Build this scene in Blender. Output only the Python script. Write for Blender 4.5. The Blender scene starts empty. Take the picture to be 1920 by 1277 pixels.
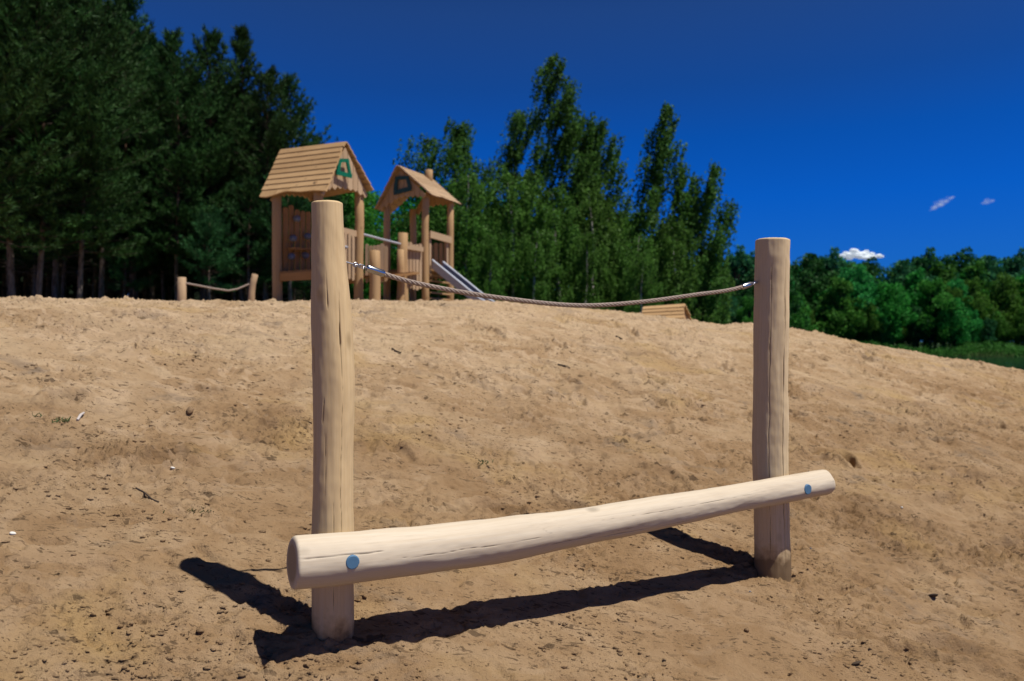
import bpy, math, random
import numpy as np
from mathutils import Vector, Matrix

SC = bpy.context.scene
COL = SC.collection
R = math.radians
FPX = 1920 * 28.0 / 36.0          # focal length in photograph pixels
CAMZ = 1.1
def P(px, py, Y):                 # point of the photograph at depth Y -> world
    return np.array([(px - 960) / FPX * Y, Y, CAMZ + (638.5 - py) / FPX * Y])
V = lambda *a: np.array(a, float)
def nrm(v):
    v = np.asarray(v, float); return v / max(1e-9, np.linalg.norm(v))
def sstep(a, b, x):
    t = np.clip((x - a) / (b - a), 0, 1); return t * t * (3 - 2 * t)

# ------------------------------------------------------------------ noise
_rs = np.random.RandomState(7)
_perm = np.concatenate([_rs.permutation(256)] * 3)
_ang = _rs.rand(256) * 2 * np.pi
_gx, _gy = np.cos(_ang), np.sin(_ang)
def perlin(x, y):
    x = np.asarray(x, float); y = np.asarray(y, float)
    xi = np.floor(x).astype(np.int64); yi = np.floor(y).astype(np.int64)
    xf = x - xi; yf = y - yi
    xi &= 255; yi &= 255
    u = xf ** 3 * (xf * (xf * 6 - 15) + 10); v = yf ** 3 * (yf * (yf * 6 - 15) + 10)
    def g(ix, iy, dx, dy):
        h = _perm[_perm[ix & 255] + (iy & 255)]
        return _gx[h] * dx + _gy[h] * dy
    a = g(xi, yi, xf, yf); b = g(xi + 1, yi, xf - 1, yf)
    c = g(xi, yi + 1, xf, yf - 1); d = g(xi + 1, yi + 1, xf - 1, yf - 1)
    return ((a + u * (b - a)) * (1 - v) + (c + u * (d - c)) * v) * 1.5

# ------------------------------------------------------------------ nodes / materials
def new_mat(name):
    m = bpy.data.materials.new(name); m.use_nodes = True
    nt = m.node_tree; nt.nodes.clear()
    return m, nt
def nd(nt, t, **kw):
    n = nt.nodes.new(t)
    for k, v in kw.items():
        if k in n.inputs: n.inputs[k].default_value = v
        else: setattr(n, k, v)
    return n
def ramp(nt, stops, fac=None):
    n = nt.nodes.new('ShaderNodeValToRGB'); e = n.color_ramp.elements
    while len(e) < len(stops): e.new(0.5)
    for el, (p, c) in zip(e, stops):
        el.position = p; el.color = (c[0], c[1], c[2], 1) if not np.isscalar(c) else (c, c, c, 1)
    if fac is not None: nt.links.new(fac, n.inputs[0])
    return n
def mixc(nt, a, b, fac, mode='MIX'):
    n = nt.nodes.new('ShaderNodeMix'); n.data_type = 'RGBA'; n.blend_type = mode
    for s, v in ((n.inputs[0], fac), (n.inputs[6], a), (n.inputs[7], b)):
        if hasattr(v, 'is_linked') or isinstance(v, bpy.types.NodeSocket): nt.links.new(v, s)
        elif np.isscalar(v): s.default_value = v
        else: s.default_value = (*v, 1)
    return n.outputs[2]
def math_n(nt, op, a, b=None, clamp=False):
    n = nt.nodes.new('ShaderNodeMath'); n.operation = op; n.use_clamp = clamp
    for s, v in zip(n.inputs, (a, b)):
        if v is None: continue
        if isinstance(v, bpy.types.NodeSocket): nt.links.new(v, s)
        else: s.default_value = v
    return n.outputs[0]
def scaled(nt, src, sc):
    n = nt.nodes.new('ShaderNodeMapping'); n.inputs['Scale'].default_value = sc
    nt.links.new(src, n.inputs['Vector']); return n.outputs[0]
def noise(nt, vec, scale, detail=4, rough=.55, dist=0):
    n = nd(nt, 'ShaderNodeTexNoise', Scale=scale, Detail=detail, Roughness=rough, Distortion=dist)
    nt.links.new(vec, n.inputs['Vector']); return n.outputs['Fac']
def finish(nt, color, rough=.7, bump=None, bstr=.3, bdist=.01, metallic=0, spec=.3):
    p = nd(nt, 'ShaderNodeBsdfPrincipled', Roughness=rough, Metallic=metallic)
    p.inputs['Specular IOR Level'].default_value = spec
    if isinstance(color, bpy.types.NodeSocket): nt.links.new(color, p.inputs['Base Color'])
    else: p.inputs['Base Color'].default_value = (*color, 1)
    if isinstance(rough, bpy.types.NodeSocket): nt.links.new(rough, p.inputs['Roughness'])
    if bump is not None:
        b = nd(nt, 'ShaderNodeBump', Strength=bstr, Distance=bdist)
        nt.links.new(bump, b.inputs['Height']); nt.links.new(b.outputs[0], p.inputs['Normal'])
    o = nt.nodes.new('ShaderNodeOutputMaterial'); nt.links.new(p.outputs[0], o.inputs[0])
    return p

def wood_mat(name, light, dark, crack=False, warm=1.0, weather=(.36, .27, .20)):
    m, nt = new_mat(name)
    at = nd(nt, 'ShaderNodeAttribute', attribute_name='grain')
    v = at.outputs['Vector']
    fib = noise(nt, scaled(nt, v, (70, 70, 1.6)), 1, 4, .5, .15)
    broad = noise(nt, scaled(nt, v, (9, 9, 1.6)), 1, 3, .5, .4)
    c = ramp(nt, [(.28, dark), (.52, tuple((np.array(light) + np.array(dark)) / 2)), (.74, light)], fib).outputs[0]
    c = mixc(nt, c, weather, math_n(nt, 'MULTIPLY', ramp(nt, [(.5, 0.), (.78, 1.)], broad).outputs[0], .38))
    # long thin drying checks
    chk = noise(nt, scaled(nt, v, (38, 38, 1.1)), 1, 2, .5, .6)
    ck = ramp(nt, [(.485, 0.), (.5, 1.), (.515, 0.)], chk).outputs[0]
    gate = ramp(nt, [(.56, 0.), (.64, 1.)], noise(nt, scaled(nt, v, (7, 7, 2.2)), 1, 2)).outputs[0]
    ckf = math_n(nt, 'MULTIPLY', ck, math_n(nt, 'MULTIPLY', gate, .28))
    c = mixc(nt, c, tuple(np.array(dark) * .4), ckf)
    # small knots
    vo = nd(nt, 'ShaderNodeTexVoronoi', Scale=1.0); nt.links.new(scaled(nt, v, (7, 7, 4.2)), vo.inputs['Vector'])
    kn = ramp(nt, [(.06, 1.), (.17, 0.)], vo.outputs['Distance']).outputs[0]
    c = mixc(nt, c, tuple(np.array(dark) * .45), math_n(nt, 'MULTIPLY', kn, .6))
    if not crack:
        gi = nd(nt, 'ShaderNodeNewGeometry')
        c = mixc(nt, c, mixc(nt, c, (.62, .58, .54), 1.0, 'MULTIPLY'), math_n(nt, 'MULTIPLY', gi.outputs['Random Per Island'], .55))
    if crack:
        a2 = nd(nt, 'ShaderNodeAttribute', attribute_name='crack')
        c = mixc(nt, c, (.075, .048, .028), a2.outputs['Fac'])
    fine = noise(nt, scaled(nt, v, (330, 330, 9)), 1, 3, .6)
    c = mixc(nt, c, tuple(np.array(dark) * .62), ramp(nt, [(.52, 0.), (.76, .38)], fine).outputs[0])
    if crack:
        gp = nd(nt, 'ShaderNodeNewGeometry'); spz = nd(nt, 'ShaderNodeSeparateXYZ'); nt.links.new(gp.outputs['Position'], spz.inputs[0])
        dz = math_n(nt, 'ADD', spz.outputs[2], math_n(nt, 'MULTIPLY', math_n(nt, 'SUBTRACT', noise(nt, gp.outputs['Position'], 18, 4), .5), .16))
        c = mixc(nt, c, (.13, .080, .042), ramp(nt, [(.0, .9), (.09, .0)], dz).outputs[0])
    bump = math_n(nt, 'ADD', math_n(nt, 'ADD', fib, math_n(nt, 'MULTIPLY', fine, .6)), math_n(nt, 'MULTIPLY', broad, 1.5))
    finish(nt, c, .70, bump, .12, .003, spec=.2)
    return m
WOOD = wood_mat('peeled_wood', (.80, .595, .335), (.70, .50, .265), crack=True, weather=(.58, .40, .22))
WOOD2 = wood_mat('peeled_grey_wood', (.80, .62, .385), (.70, .52, .30), crack=True, weather=(.58, .42, .25))
BEAMW = wood_mat('beam_wood', (.67, .58, .455), (.615, .51, .38), crack=True, weather=(.57, .455, .32))
TWOOD = wood_mat('tower_wood', (.63, .42, .215), (.49, .305, .145), weather=(.33, .19, .095))
PWOOD = wood_mat('picket_wood', (.66, .475, .295), (.53, .36, .215))
OWOOD = wood_mat('plank_wood', (.46, .255, .105), (.32, .17, .065), weather=(.24, .14, .075))

def metal_mat(name, col, rough):
    m, nt = new_mat(name)
    g = nd(nt, 'ShaderNodeNewGeometry')
    n = noise(nt, g.outputs['Position'], 160, 3)
    c = mixc(nt, col, tuple(np.array(col) * .7), n)
    finish(nt, c, rough, n, .08, .001, metallic=1)
    return m
STEEL = metal_mat('galvanised_steel', (.78, .79, .80), .22)
DULLSTEEL = None
def plain(name, col, rough=.5, var=.15, sc=40, spec=.4):
    m, nt = new_mat(name)
    tc = nd(nt, 'ShaderNodeTexCoord')
    n = noise(nt, tc.outputs['Object'], sc, 3)
    finish(nt, mixc(nt, col, tuple(np.array(col) * (1 - var * 2)), n), rough, n, .1, .002, spec=spec)
    return m
DULLSTEEL = plain('dull_steel', (.52, .52, .55), .45, .08, 20, .5)
EDGE = plain('brushed_edge', (.62, .66, .74), .35, .05, 20, .6)
BLUECAP = plain('blue_plastic', (.085, .205, .36), .55, .10, 90)
GREENF = plain('green_paint', (.0, .17, .085), .5)
DGREENF = plain('dark_green_paint', (.006, .05, .045), .5)
HOLD = plain('grey_resin', (.16, .19, .27), .5)
ROPE = plain('rope_fibre', (.46, .37, .31), .8, .25, 300, .2)
PEBBLE = plain('white_stone', (.80, .76, .68), .6, .08, 90)
TWIGM = plain('pale_twig', (.62, .56, .52), .7)
DARKBIT = plain('dark_root', (.06, .042, .03), .9)

def leaf_mat(name, c1, c2, trans=.3, hue=.5):
    m, nt = new_mat(name)
    g = nd(nt, 'ShaderNodeNewGeometry'); oi = nd(nt, 'ShaderNodeObjectInfo')
    c = ramp(nt, [(0, c1), (1, c2)], g.outputs['Random Per Island']).outputs[0]
    tc = nd(nt, 'ShaderNodeTexCoord')
    clump = noise(nt, tc.outputs['Object'], 1.1, 3)
    hs = nd(nt, 'ShaderNodeHueSaturation')
    nt.links.new(c, hs.inputs['Color'])
    val = math_n(nt, 'ADD', math_n(nt, 'MULTIPLY', clump, 1.5), math_n(nt, 'MULTIPLY', oi.outputs['Random'], .5))
    nt.links.new(math_n(nt, 'ADD', val, .02), hs.inputs['Value'])
    h = math_n(nt, 'ADD', math_n(nt, 'MULTIPLY', math_n(nt, 'SUBTRACT', oi.outputs['Random'], .5), .05 * hue), .5)
    nt.links.new(h, hs.inputs['Hue'])
    d = nd(nt, 'ShaderNodeBsdfPrincipled', Roughness=.55); d.inputs['Specular IOR Level'].default_value = .1
    t = nd(nt, 'ShaderNodeBsdfTranslucent'); mx = nd(nt, 'ShaderNodeMixShader'); mx.inputs[0].default_value = trans
    nt.links.new(hs.outputs[0], d.inputs['Base Color']); nt.links.new(hs.outputs[0], t.inputs['Color'])
    nt.links.new(d.outputs[0], mx.inputs[1]); nt.links.new(t.outputs[0], mx.inputs[2])
    o = nd(nt, 'ShaderNodeOutputMaterial'); nt.links.new(mx.outputs[0], o.inputs[0])
    return m
PINEL = leaf_mat('pine_needles', (.014, .050, .013), (.052, .125, .032), .14)
BIRCHY = leaf_mat('young_birch_leaves', (.050, .130, .018), (.115, .240, .045), .42)
PINEB = leaf_mat('pine_needles_bright', (.022, .080, .024), (.048, .145, .045), .18)
BIRCHL = leaf_mat('birch_leaves', (.036, .105, .016), (.095, .205, .040), .42)
FARL = leaf_mat('broad_leaves', (.024, .155, .018), (.080, .29, .042), .38, 1.6)
FARD = leaf_mat('dark_broad_leaves', (.014, .088, .022), (.042, .160, .042), .3, 1.2)
REEDM = leaf_mat('reed_blades', (.035, .19, .03), (.085, .30, .055), .35)
GRASSM = leaf_mat('dry_grass', (.05, .09, .03), (.16, .16, .08), .2)

def bark_mat(name, c1, c2, band=False, orange=None):
    m, nt = new_mat(name)
    tc = nd(nt, 'ShaderNodeTexCoord'); v = tc.outputs['Object']
    n = noise(nt, scaled(nt, v, (14, 14, 4) if not band else (3, 3, 9)), 1, 4, .65)
    c = ramp(nt, [(.38, c2), (.6, c1)], n).outputs[0]
    if orange is not None:
        sep = nd(nt, 'ShaderNodeSeparateXYZ'); nt.links.new(v, sep.inputs[0])
        c = mixc(nt, c, orange, math_n(nt, 'MULTIPLY', ramp(nt, [(.0, 0.), (1., 1.)], math_n(nt, 'DIVIDE', sep.outputs[2], 6.0)).outputs[0], .8))
    finish(nt, c, .9, n, .6, .02)
    return m
PBARK = bark_mat('pine_bark', (.22, .18, .15), (.08, .06, .045), orange=(.10, .048, .025))
BBARK = bark_mat('birch_bark', (.62, .60, .55), (.10, .09, .08), band=True)
DBARK = bark_mat('dark_bark', (.07, .055, .04), (.03, .022, .016))

# sand
def sand_mat(name, clod=False):
    m, nt = new_mat(name)
    g = nd(nt, 'ShaderNodeNewGeometry'); v = g.outputs['Position']
    big = noise(nt, scaled(nt, v, (.7, .95, .7)), 1, 5, .62, .6)
    mid = noise(nt, scaled(nt, v, (2.3, 3.2, 2.3)), 1, 5, .65, .6)
    fine = noise(nt, v, 38, 6, .7)
    grain = noise(nt, v, 240, 3, .7)
    sep = nd(nt, 'ShaderNodeSeparateXYZ'); nt.links.new(v, sep.inputs[0])
    up = math_n(nt, 'MULTIPLY', math_n(nt, 'ADD', sep.outputs[2], -.15), .62, True)
    dry = math_n(nt, 'ADD', math_n(nt, 'MULTIPLY', up, .62), math_n(nt, 'ADD', math_n(nt, 'MULTIPLY', mid, .95), math_n(nt, 'ADD', math_n(nt, 'MULTIPLY', big, 1.05), -.35)))
    c = ramp(nt, [(.38, (.262, .160, .080)), (.62, (.342, .223, .121)), (.85, (.412, .284, .165)), (1.0, (.465, .332, .205))],
             math_n(nt, 'MULTIPLY', dry, .92)).outputs[0]
    pale = ramp(nt, [(.545, 0.), (.60, 1.)], noise(nt, scaled(nt, v, (3.2, 4.2, 3)), 1, 2, .5, 1.2)).outputs[0]
    c = mixc(nt, c, (.57, .42, .275), math_n(nt, 'MULTIPLY', math_n(nt, 'MULTIPLY', pale, math_n(nt, 'ADD', math_n(nt, 'MULTIPLY', up, .75), .18)), .85))
    pale2 = ramp(nt, [(.55, 0.), (.62, 1.)], noise(nt, scaled(nt, v, (1.15, 2.3, 1.2)), 1, 3, .5, .9)).outputs[0]
    c = mixc(nt, c, (.50, .37, .23), math_n(nt, 'MULTIPLY', math_n(nt, 'MULTIPLY', pale2, math_n(nt, 'ADD', math_n(nt, 'MULTIPLY', up, .6), .2)), .8))
    gy = ramp(nt, [(.57, 0.), (.70, 1.)], noise(nt, scaled(nt, v, (1.7, 1.9, 2)), 1, 5, .7, .8)).outputs[0]
    c = mixc(nt, c, (.235, .18, .13), math_n(nt, 'MULTIPLY', gy, .75))
    oc = ramp(nt, [(.56, 0.), (.72, 1.)], noise(nt, scaled(nt, v, (1.1, 1.3, 1)), 1, 3, .6, .3)).outputs[0]
    c = mixc(nt, c, (.44, .295, .13), math_n(nt, 'MULTIPLY', oc, .65))
    for k_, (sx_, thr, off_) in enumerate(((15, .635, 3.0), (30, .62, 11.0), (58, .615, 23.0))):
        vv = nt.nodes.new('ShaderNodeMapping'); vv.inputs['Location'].default_value = (off_, off_ * 2, 0); vv.inputs['Scale'].default_value = (.6, 1.55, 1)
        nt.links.new(v, vv.inputs['Vector'])
        sp_ = ramp(nt, [(thr, 0.), (thr + .035, 1.)], noise(nt, vv.outputs[0], sx_, 2, .6, .4)).outputs[0]  # small shadows of crumbs and hollows, painted into the colour as dark specks
        gt_ = ramp(nt, [(.43, 0.), (.55, 1.)], noise(nt, vv.outputs[0], 1.7 + k_, 3, .6)).outputs[0]
        c = mixc(nt, c, (.085, .055, .033), math_n(nt, 'MULTIPLY', math_n(nt, 'MULTIPLY', sp_, gt_), .75))
    c = mixc(nt, c, (.05, .034, .022), math_n(nt, 'MULTIPLY', ramp(nt, [(.27, 1.), (.36, 0.)], fine).outputs[0], .6))
    c = mixc(nt, c, (.07, .05, .035), math_n(nt, 'MULTIPLY', ramp(nt, [(.30, 1.), (.40, 0.)], grain).outputs[0], .35))
    if not clod:
        cu = nd(nt, 'ShaderNodeAttribute', attribute_name='churn')
        c = mixc(nt, c, mixc(nt, c, (.56, .50, .45), 1.0, 'MULTIPLY'), math_n(nt, 'MULTIPLY', cu.outputs['Fac'], .55, True))
        a = nd(nt, 'ShaderNodeAttribute', attribute_name='grass')
        gn = ramp(nt, [(.35, (.018, .035, .012)), (.65, (.05, .09, .025))], noise(nt, v, 3, 6, .7)).outputs[0]
        c = mixc(nt, c, gn, a.outputs['Fac'])
    else:
        c = mixc(nt, c, (.16, .10, .06), .2)
    bump = math_n(nt, 'ADD', math_n(nt, 'MULTIPLY', fine, 1.0), math_n(nt, 'MULTIPLY', grain, .35))
    finish(nt, c, .95, bump, 1.0, .016, spec=.08)
    return m
SAND = sand_mat('sand'); CLOD = sand_mat('sand_clod', True)

# ------------------------------------------------------------------ mesh builder
def mesh_np(name, verts, faces, mat, smooth=False, attrs=None):
    verts = np.asarray(verts, np.float32); faces = np.asarray(faces, np.int32)
    me = bpy.data.meshes.new(name)
    nf, k = faces.shape
    me.vertices.add(len(verts)); me.vertices.foreach_set('co', verts.ravel())
    me.loops.add(nf * k); me.loops.foreach_set('vertex_index', faces.ravel())
    me.polygons.add(nf); me.polygons.foreach_set('loop_start', np.arange(0, nf * k, k, dtype=np.int32))
    if smooth: me.polygons.foreach_set('use_smooth', np.ones(nf, bool))
    me.update(calc_edges=True); me.validate()
    if mat: me.materials.append(mat)
    for n, (kind, arr) in (attrs or {}).items():
        a = me.attributes.new(n, 'FLOAT' if kind == 'f' else 'FLOAT_VECTOR', 'POINT')
        a.data.foreach_set('value' if kind == 'f' else 'vector', np.asarray(arr, np.float32).ravel())
    return me
def link(name, me, parent=None, loc=(0, 0, 0)):
    o = bpy.data.objects.new(name, me); COL.objects.link(o); o.location = loc
    if parent is not None: o.parent = parent
    return o
def tag(o, label=None, cat=None, group=None, kind=None):
    if label: o['label'] = label
    if cat: o['category'] = cat
    if group: o['group'] = group
    if kind: o['kind'] = kind
    return o
def thing(name, loc, label, cat, group=None):
    o = bpy.data.objects.new(name, None); COL.objects.link(o); o.location = tuple(loc); o.empty_display_size = .2
    return tag(o, label, cat, group)

_rnd = random.Random(11)
class MB:
    def __init__(s): s.v = []; s.f = []; s.g = []; s.sm = []
    def add(s, vs, fs, gr, smooth=False):
        b = len(s.v); s.v += [tuple(p) for p in vs]; s.g += [tuple(p) for p in gr]
        s.f += [tuple(b + i for i in f) for f in fs]; s.sm += [smooth] * len(fs); return s
    def hexa(s, c, off=None):                 # 8 corners: bottom 0-3, top 4-7 ; grain along longest edge
        c = [np.array(p, float) for p in c]
        ex = [c[1] - c[0], c[3] - c[0], c[4] - c[0]]
        L = [np.linalg.norm(e) for e in ex]; k = int(np.argmax(L))
        ax = [nrm(e) for e in ex]; o = [_rnd.uniform(-20, 20) for _ in range(3)]
        order = [i for i in range(3) if i != k] + [k]
        gr = [[np.dot(p - c[0], ax[i]) + o[i] for i in order] for p in c]
        s.add(c, [(0, 3, 2, 1), (4, 5, 6, 7), (0, 1, 5, 4), (1, 2, 6, 5), (2, 3, 7, 6), (3, 0, 4, 7)], gr)
        return s
    def bar(s, a, b, w, t, up=(0, 0, 1), w2=None):      # board from a to b; w along side, t along up
        a = np.array(a, float); b = np.array(b, float); d = nrm(b - a)
        side = nrm(np.cross(d, up)); u = np.cross(side, d); w2 = w if w2 is None else w2
        c = []
        for (p, q) in ((-1, -1), (1, -1)):
            pass
        A = [a + side * p * w / 2 + u * q * t / 2 for p, q in ((-1, -1), (1, -1), (1, 1), (-1, 1))]
        B = [b + side * p * w2 / 2 + u * q * t / 2 for p, q in ((-1, -1), (1, -1), (1, 1), (-1, 1))]
        return s.hexa(A + B)
    def tube(s, pts, rad, n=12, cap=True, cham=0.0, wob=0.0, smooth=True):
        pts = [np.array(p, float) for p in pts]; rad = list(np.broadcast_to(rad, len(pts)).astype(float))
        if cham:
            d0 = nrm(pts[1] - pts[0]); d1 = nrm(pts[-1] - pts[-2])
            pts = [pts[0], pts[0] + d0 * cham] + pts[1:-1] + [pts[-1] - d1 * cham, pts[-1]]
            rad = [rad[0] - cham, rad[0]] + rad[1:-1] + [rad[-1], rad[-1] - cham]
        m = len(pts); T = [nrm(pts[min(i + 1, m - 1)] - pts[max(i - 1, 0)]) for i in range(m)]
        ref = V(1, 0, 0) if abs(T[0][0]) < .8 else V(0, 1, 0)
        u = nrm(np.cross(T[0], ref)); o = [_rnd.uniform(-20, 20) for _ in range(3)]; ph = _rnd.uniform(0, 6)
        vs = []; gr = []; L = 0
        for i in range(m):
            if i: L += np.linalg.norm(pts[i] - pts[i - 1])
            u = nrm(u - T[i] * np.dot(u, T[i])); w = np.cross(T[i], u)
            for j in range(n):
                a = 2 * math.pi * j / n
                r = rad[i] * (1 + wob * (math.sin(2 * a + ph + L * 2) * .6 + math.sin(3 * a - ph * 2 + L * 5) * .4))
                vs.append(pts[i] + (u * math.cos(a) + w * math.sin(a)) * r)
                gr.append((o[0] + r * math.cos(a), o[1] + r * math.sin(a), o[2] + L))
        fs = [(i * n + j, i * n + (j + 1) % n, (i + 1) * n + (j + 1) % n, (i + 1) * n + j) for i in range(m - 1) for j in range(n)]
        s.add(vs, fs, gr, smooth)
        if cap:
            s.add(vs[:n][::-1], [tuple(range(n))], gr[:n][::-1]); s.add(vs[-n:], [tuple(range(n))], gr[-n:])
        return s
    def poly(s, pts, th, nr):                # extruded polygon, thickness along nr (from pts backwards)
        pts = [np.array(p, float) for p in pts]; nr = np.array(nr, float) * th; n = len(pts)
        vs = pts + [p - nr for p in pts]; o = [_rnd.uniform(-20, 20) for _ in range(3)]
        fs = [tuple(range(n)), tuple(range(2 * n - 1, n - 1, -1))] + [(i, i + n, (i + 1) % n + n, (i + 1) % n) for i in range(n)]
        h = nrm(V(-nr[1], nr[0], 0)) if abs(nr[0]) + abs(nr[1]) > 1e-6 else V(1, 0, 0)
        s.add(vs, fs, [(np.dot(p, h) + o[0], np.dot(p, nrm(nr)) + o[1], p[2] + o[2]) for p in vs]); return s
    def build(s, name, mat, parent=None, origin=(0, 0, 0), bevel=0.0):
        me = bpy.data.meshes.new(name)
        o0 = np.array(origin, float)
        me.from_pydata([tuple(np.array(p) - o0) for p in s.v], [], s.f)
        me.polygons.foreach_set('use_smooth', s.sm); me.materials.append(mat)
        a = me.attributes.new('grain', 'FLOAT_VECTOR', 'POINT'); a.data.foreach_set('vector', np.array(s.g, np.float32).ravel())
        me.update()
        o = link(name, me, parent)
        if parent is None: o.location = tuple(o0)
        if bevel:
            b = o.modifiers.new('bevel', 'BEVEL'); b.width = bevel; b.segments = 2; b.limit_method = 'ANGLE'; b.angle_limit = R(40)
        return o

# ------------------------------------------------------------------ terrain
U_T = np.array([-.95, -.643, -.45, -.30, -.17, -.04, .0, .095, .16, .20, .228, .295, .36, .43, .495, .56, .589, .643, .95])
Y_T = np.array([552, 557, 561, 564, 560, 562, 564, 575, 586, 593, 598, 603, 613, 633, 652, 668, 675, 690, 770.])
S_T = (638.5 - (Y_T + 7)) / FPX
S_cur = S_T.copy()
def P1f(x, y):
    p = .25 * (y - 3) - .17 * (x + .674)
    return np.where(p < -.5, -.5 + .5 * np.tanh((p + .5) / .5), p)
def macro(x, y):
    x = np.asarray(x, float); y = np.asarray(y, float)
    yy = np.maximum(y, 1.5); u = x / yy
    s = np.interp(u, U_T, S_cur); uc = np.clip(u, -.64, .9)
    yr = np.clip(1.965 / np.maximum(.25 - .17 * uc - s, .06), 5, 13)
    p2 = CAMZ + s * np.minimum(yy, 18.5) - np.maximum(yy - yr - .5, 0) * .23 * sstep(.12, .42, u)
    p1 = P1f(x, y)
    k = .32; h = np.clip(.5 + .5 * (p2 - p1) / k, 0, 1)
    z = p2 * (1 - h) + p1 * h - k * h * (1 - h)
    far = 2.0 + (.2 - 2.0) * sstep(-4, 12, x)
    z = z + (far - z) * sstep(17.5, 27, y)
    bank = 12 + .25 * (y - 25)
    lake = sstep(-1, 5, x - bank) * sstep(18, 27, y) * (1 - sstep(131, 136, y))
    z = z + (-3.2 - z) * lake
    z = z + (sstep(131, 150, y) * sstep(-1, 5, x - bank)) * (-.9 - .2)
    return np.where(y < 1.5, P1f(x, y), z)
for _ in range(6):                         # settle the crest line
    ys = np.linspace(3.5, 19, 240)
    sk = np.array([np.max((macro(np.full_like(ys, 1) * u * ys, ys) - CAMZ) / ys) for u in U_T])
    S_cur = S_cur + (S_T - sk) * .9
rs = np.random.RandomState(3)
NF = 620
f_x = rs.uniform(-5.5, 8.5, NF); f_y = 2.4 + 9.6 * rs.rand(NF) ** .8; f_a = rs.normal(.5, .7, NF)
f_d = rs.uniform(.014, .046, NF) * np.where((f_y < 4.1) & (f_x > -2.1) & (f_x < 1.7), .12, 1); f_l = rs.uniform(.10, .19, NF); f_w = rs.uniform(.045, .075, NF)
# trodden path of deeper prints up the slope beside the right post and across the crest
CHURN = [(-2.5, 4.1, 1.1, .42, 1), (-1.2, 4.9, .7, .35, .8), (-.35, 4.9, .55, .35, 1), (.55, 5.6, .8, .4, .7), (1.2, 4.9, .6, .3, .8), (2.5, 4.9, .9, .35, .9), (2.9, 3.9, .6, .3, .9), (1.7, 3.45, .35, .18, .8), (.2, 2.9, .5, .14, .7), (-.6, 2.75, .4, .12, .7), (3.6, 7.2, 1.2, .6, .7), (-3.4, 6.2, 1.2, .4, .6), (4.5, 6.0, .9, .4, .8)]
def churn(X, Y):
    c = np.zeros_like(X)
    wx = X + .5 * perlin(X * 1.1 + 3, Y * 1.6 + 8); wy = Y + .35 * perlin(X * 1.1 + 33, Y * 1.6 + 18)
    for (cx_, cy_, ra, rb, w_) in CHURN:
        c = np.maximum(c, w_ * np.exp(-(((wx - cx_) / ra) ** 2 + ((wy - cy_) / rb) ** 2)))
    return c * np.clip(.75 + .8 * perlin(X * 3 + 2, Y * 4.5 + 6), .1, 1.2)
def detail(X, Y):
    ch = churn(X, Y)
    amp = 1 - sstep(20, 30, Y)
    patch = .5 + .9 * np.clip(perlin(X * .7 + 9, Y * .7) + .35, 0, 1.2)
    wx = X + .08 * perlin(X * 2.2, Y * 2.2 + 50); wy = Y + .08 * perlin(X * 2.2 + 70, Y * 2.2)
    d = (.006 + .020 * sstep(3.9, 6, Y)) * perlin(X * .9, Y * .9) + (.005 + .020 * sstep(3.9, 6, Y)) * perlin(wx * 2.1 + 5, wy * 2.1)
    d += (.45 + .55 * sstep(3.6, 5, Y)) * patch * (.018 * perlin(wx * 4 + 3, wy * 6) + .0125 * perlin(wx * 8.5, wy * 12.5 + 8) + .0066 * perlin(X * 22 + 1, Y * 22) + .0034 * perlin(X * 45, Y * 45 + 31))
    n = perlin(wx * 7.5 + 40, wy * 16 + 12)
    d -= patch * .021 * sstep(.30, .44, n)
    pt2 = np.clip(perlin(X * 1.6 + 31, Y * 1.6 + 5) * 1.8 + .3, .08, 1.2) + 1.1 * ch
    n = perlin(X * 27 + 14, Y * 31 + 2)
    d += pt2 * .013 * sstep(.26, .40, n)
    n = perlin(X * 18 + 4, Y * 36 + 62)
    d -= pt2 * .018 * sstep(.30, .42, n)
    r = 1 - np.abs(perlin(wx * 3.1 + 20, wy * 3.8 + 7)) * 2.2
    d += .010 * np.clip(r, 0, 1) ** 2
    d += ch * (.012 * perlin(X * 6.5 + 4, Y * 9 + 1) + .010 * perlin(X * 14 + 4, Y * 19 + 1))
    return d * amp
def grid_axis(parts):
    out = [np.linspace(a, b, n, endpoint=False) for a, b, n in parts[:-1]] + [parts[-1]]
    return np.concatenate(out)
gx = np.concatenate([-np.geomspace(900, 5.8, 46)[:-1], np.arange(-5.8, 8.2, .0115), np.geomspace(8.2, 900, 46)[1:]])
gy = np.concatenate([np.linspace(-60, 2.0, 30)[:-1], np.arange(2.0, 5.2, .0092), np.arange(5.2, 8.4, .016), np.arange(8.4, 13, .028), np.arange(13, 24, .16), np.geomspace(24, 1500, 90)])
GX, GY = np.meshgrid(gx, gy)
GZ = macro(GX, GY) + detail(GX, GY)
for i in range(NF):                        # footprints and scuffs
    ix = np.searchsorted(gx, [f_x[i] - .5, f_x[i] + .5]); iy = np.searchsorted(gy, [f_y[i] - .5, f_y[i] + .5])
    sx = GX[iy[0]:iy[1], ix[0]:ix[1]] - f_x[i]; sy = GY[iy[0]:iy[1], ix[0]:ix[1]] - f_y[i]
    if sx.size == 0: continue
    c, s_ = math.cos(f_a[i]), math.sin(f_a[i])
    q = np.sqrt(((sx * c + sy * s_) / f_l[i]) ** 2 + ((-sx * s_ + sy * c) / f_w[i]) ** 2)
    GZ[iy[0]:iy[1], ix[0]:ix[1]] += f_d[i] * (-np.exp(-q ** 4 * .8) + .55 * np.exp(-((q - 1.35) / .33) ** 2))
POSTS = [(-.674, 3.0), (1.32, 4.05)]
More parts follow.
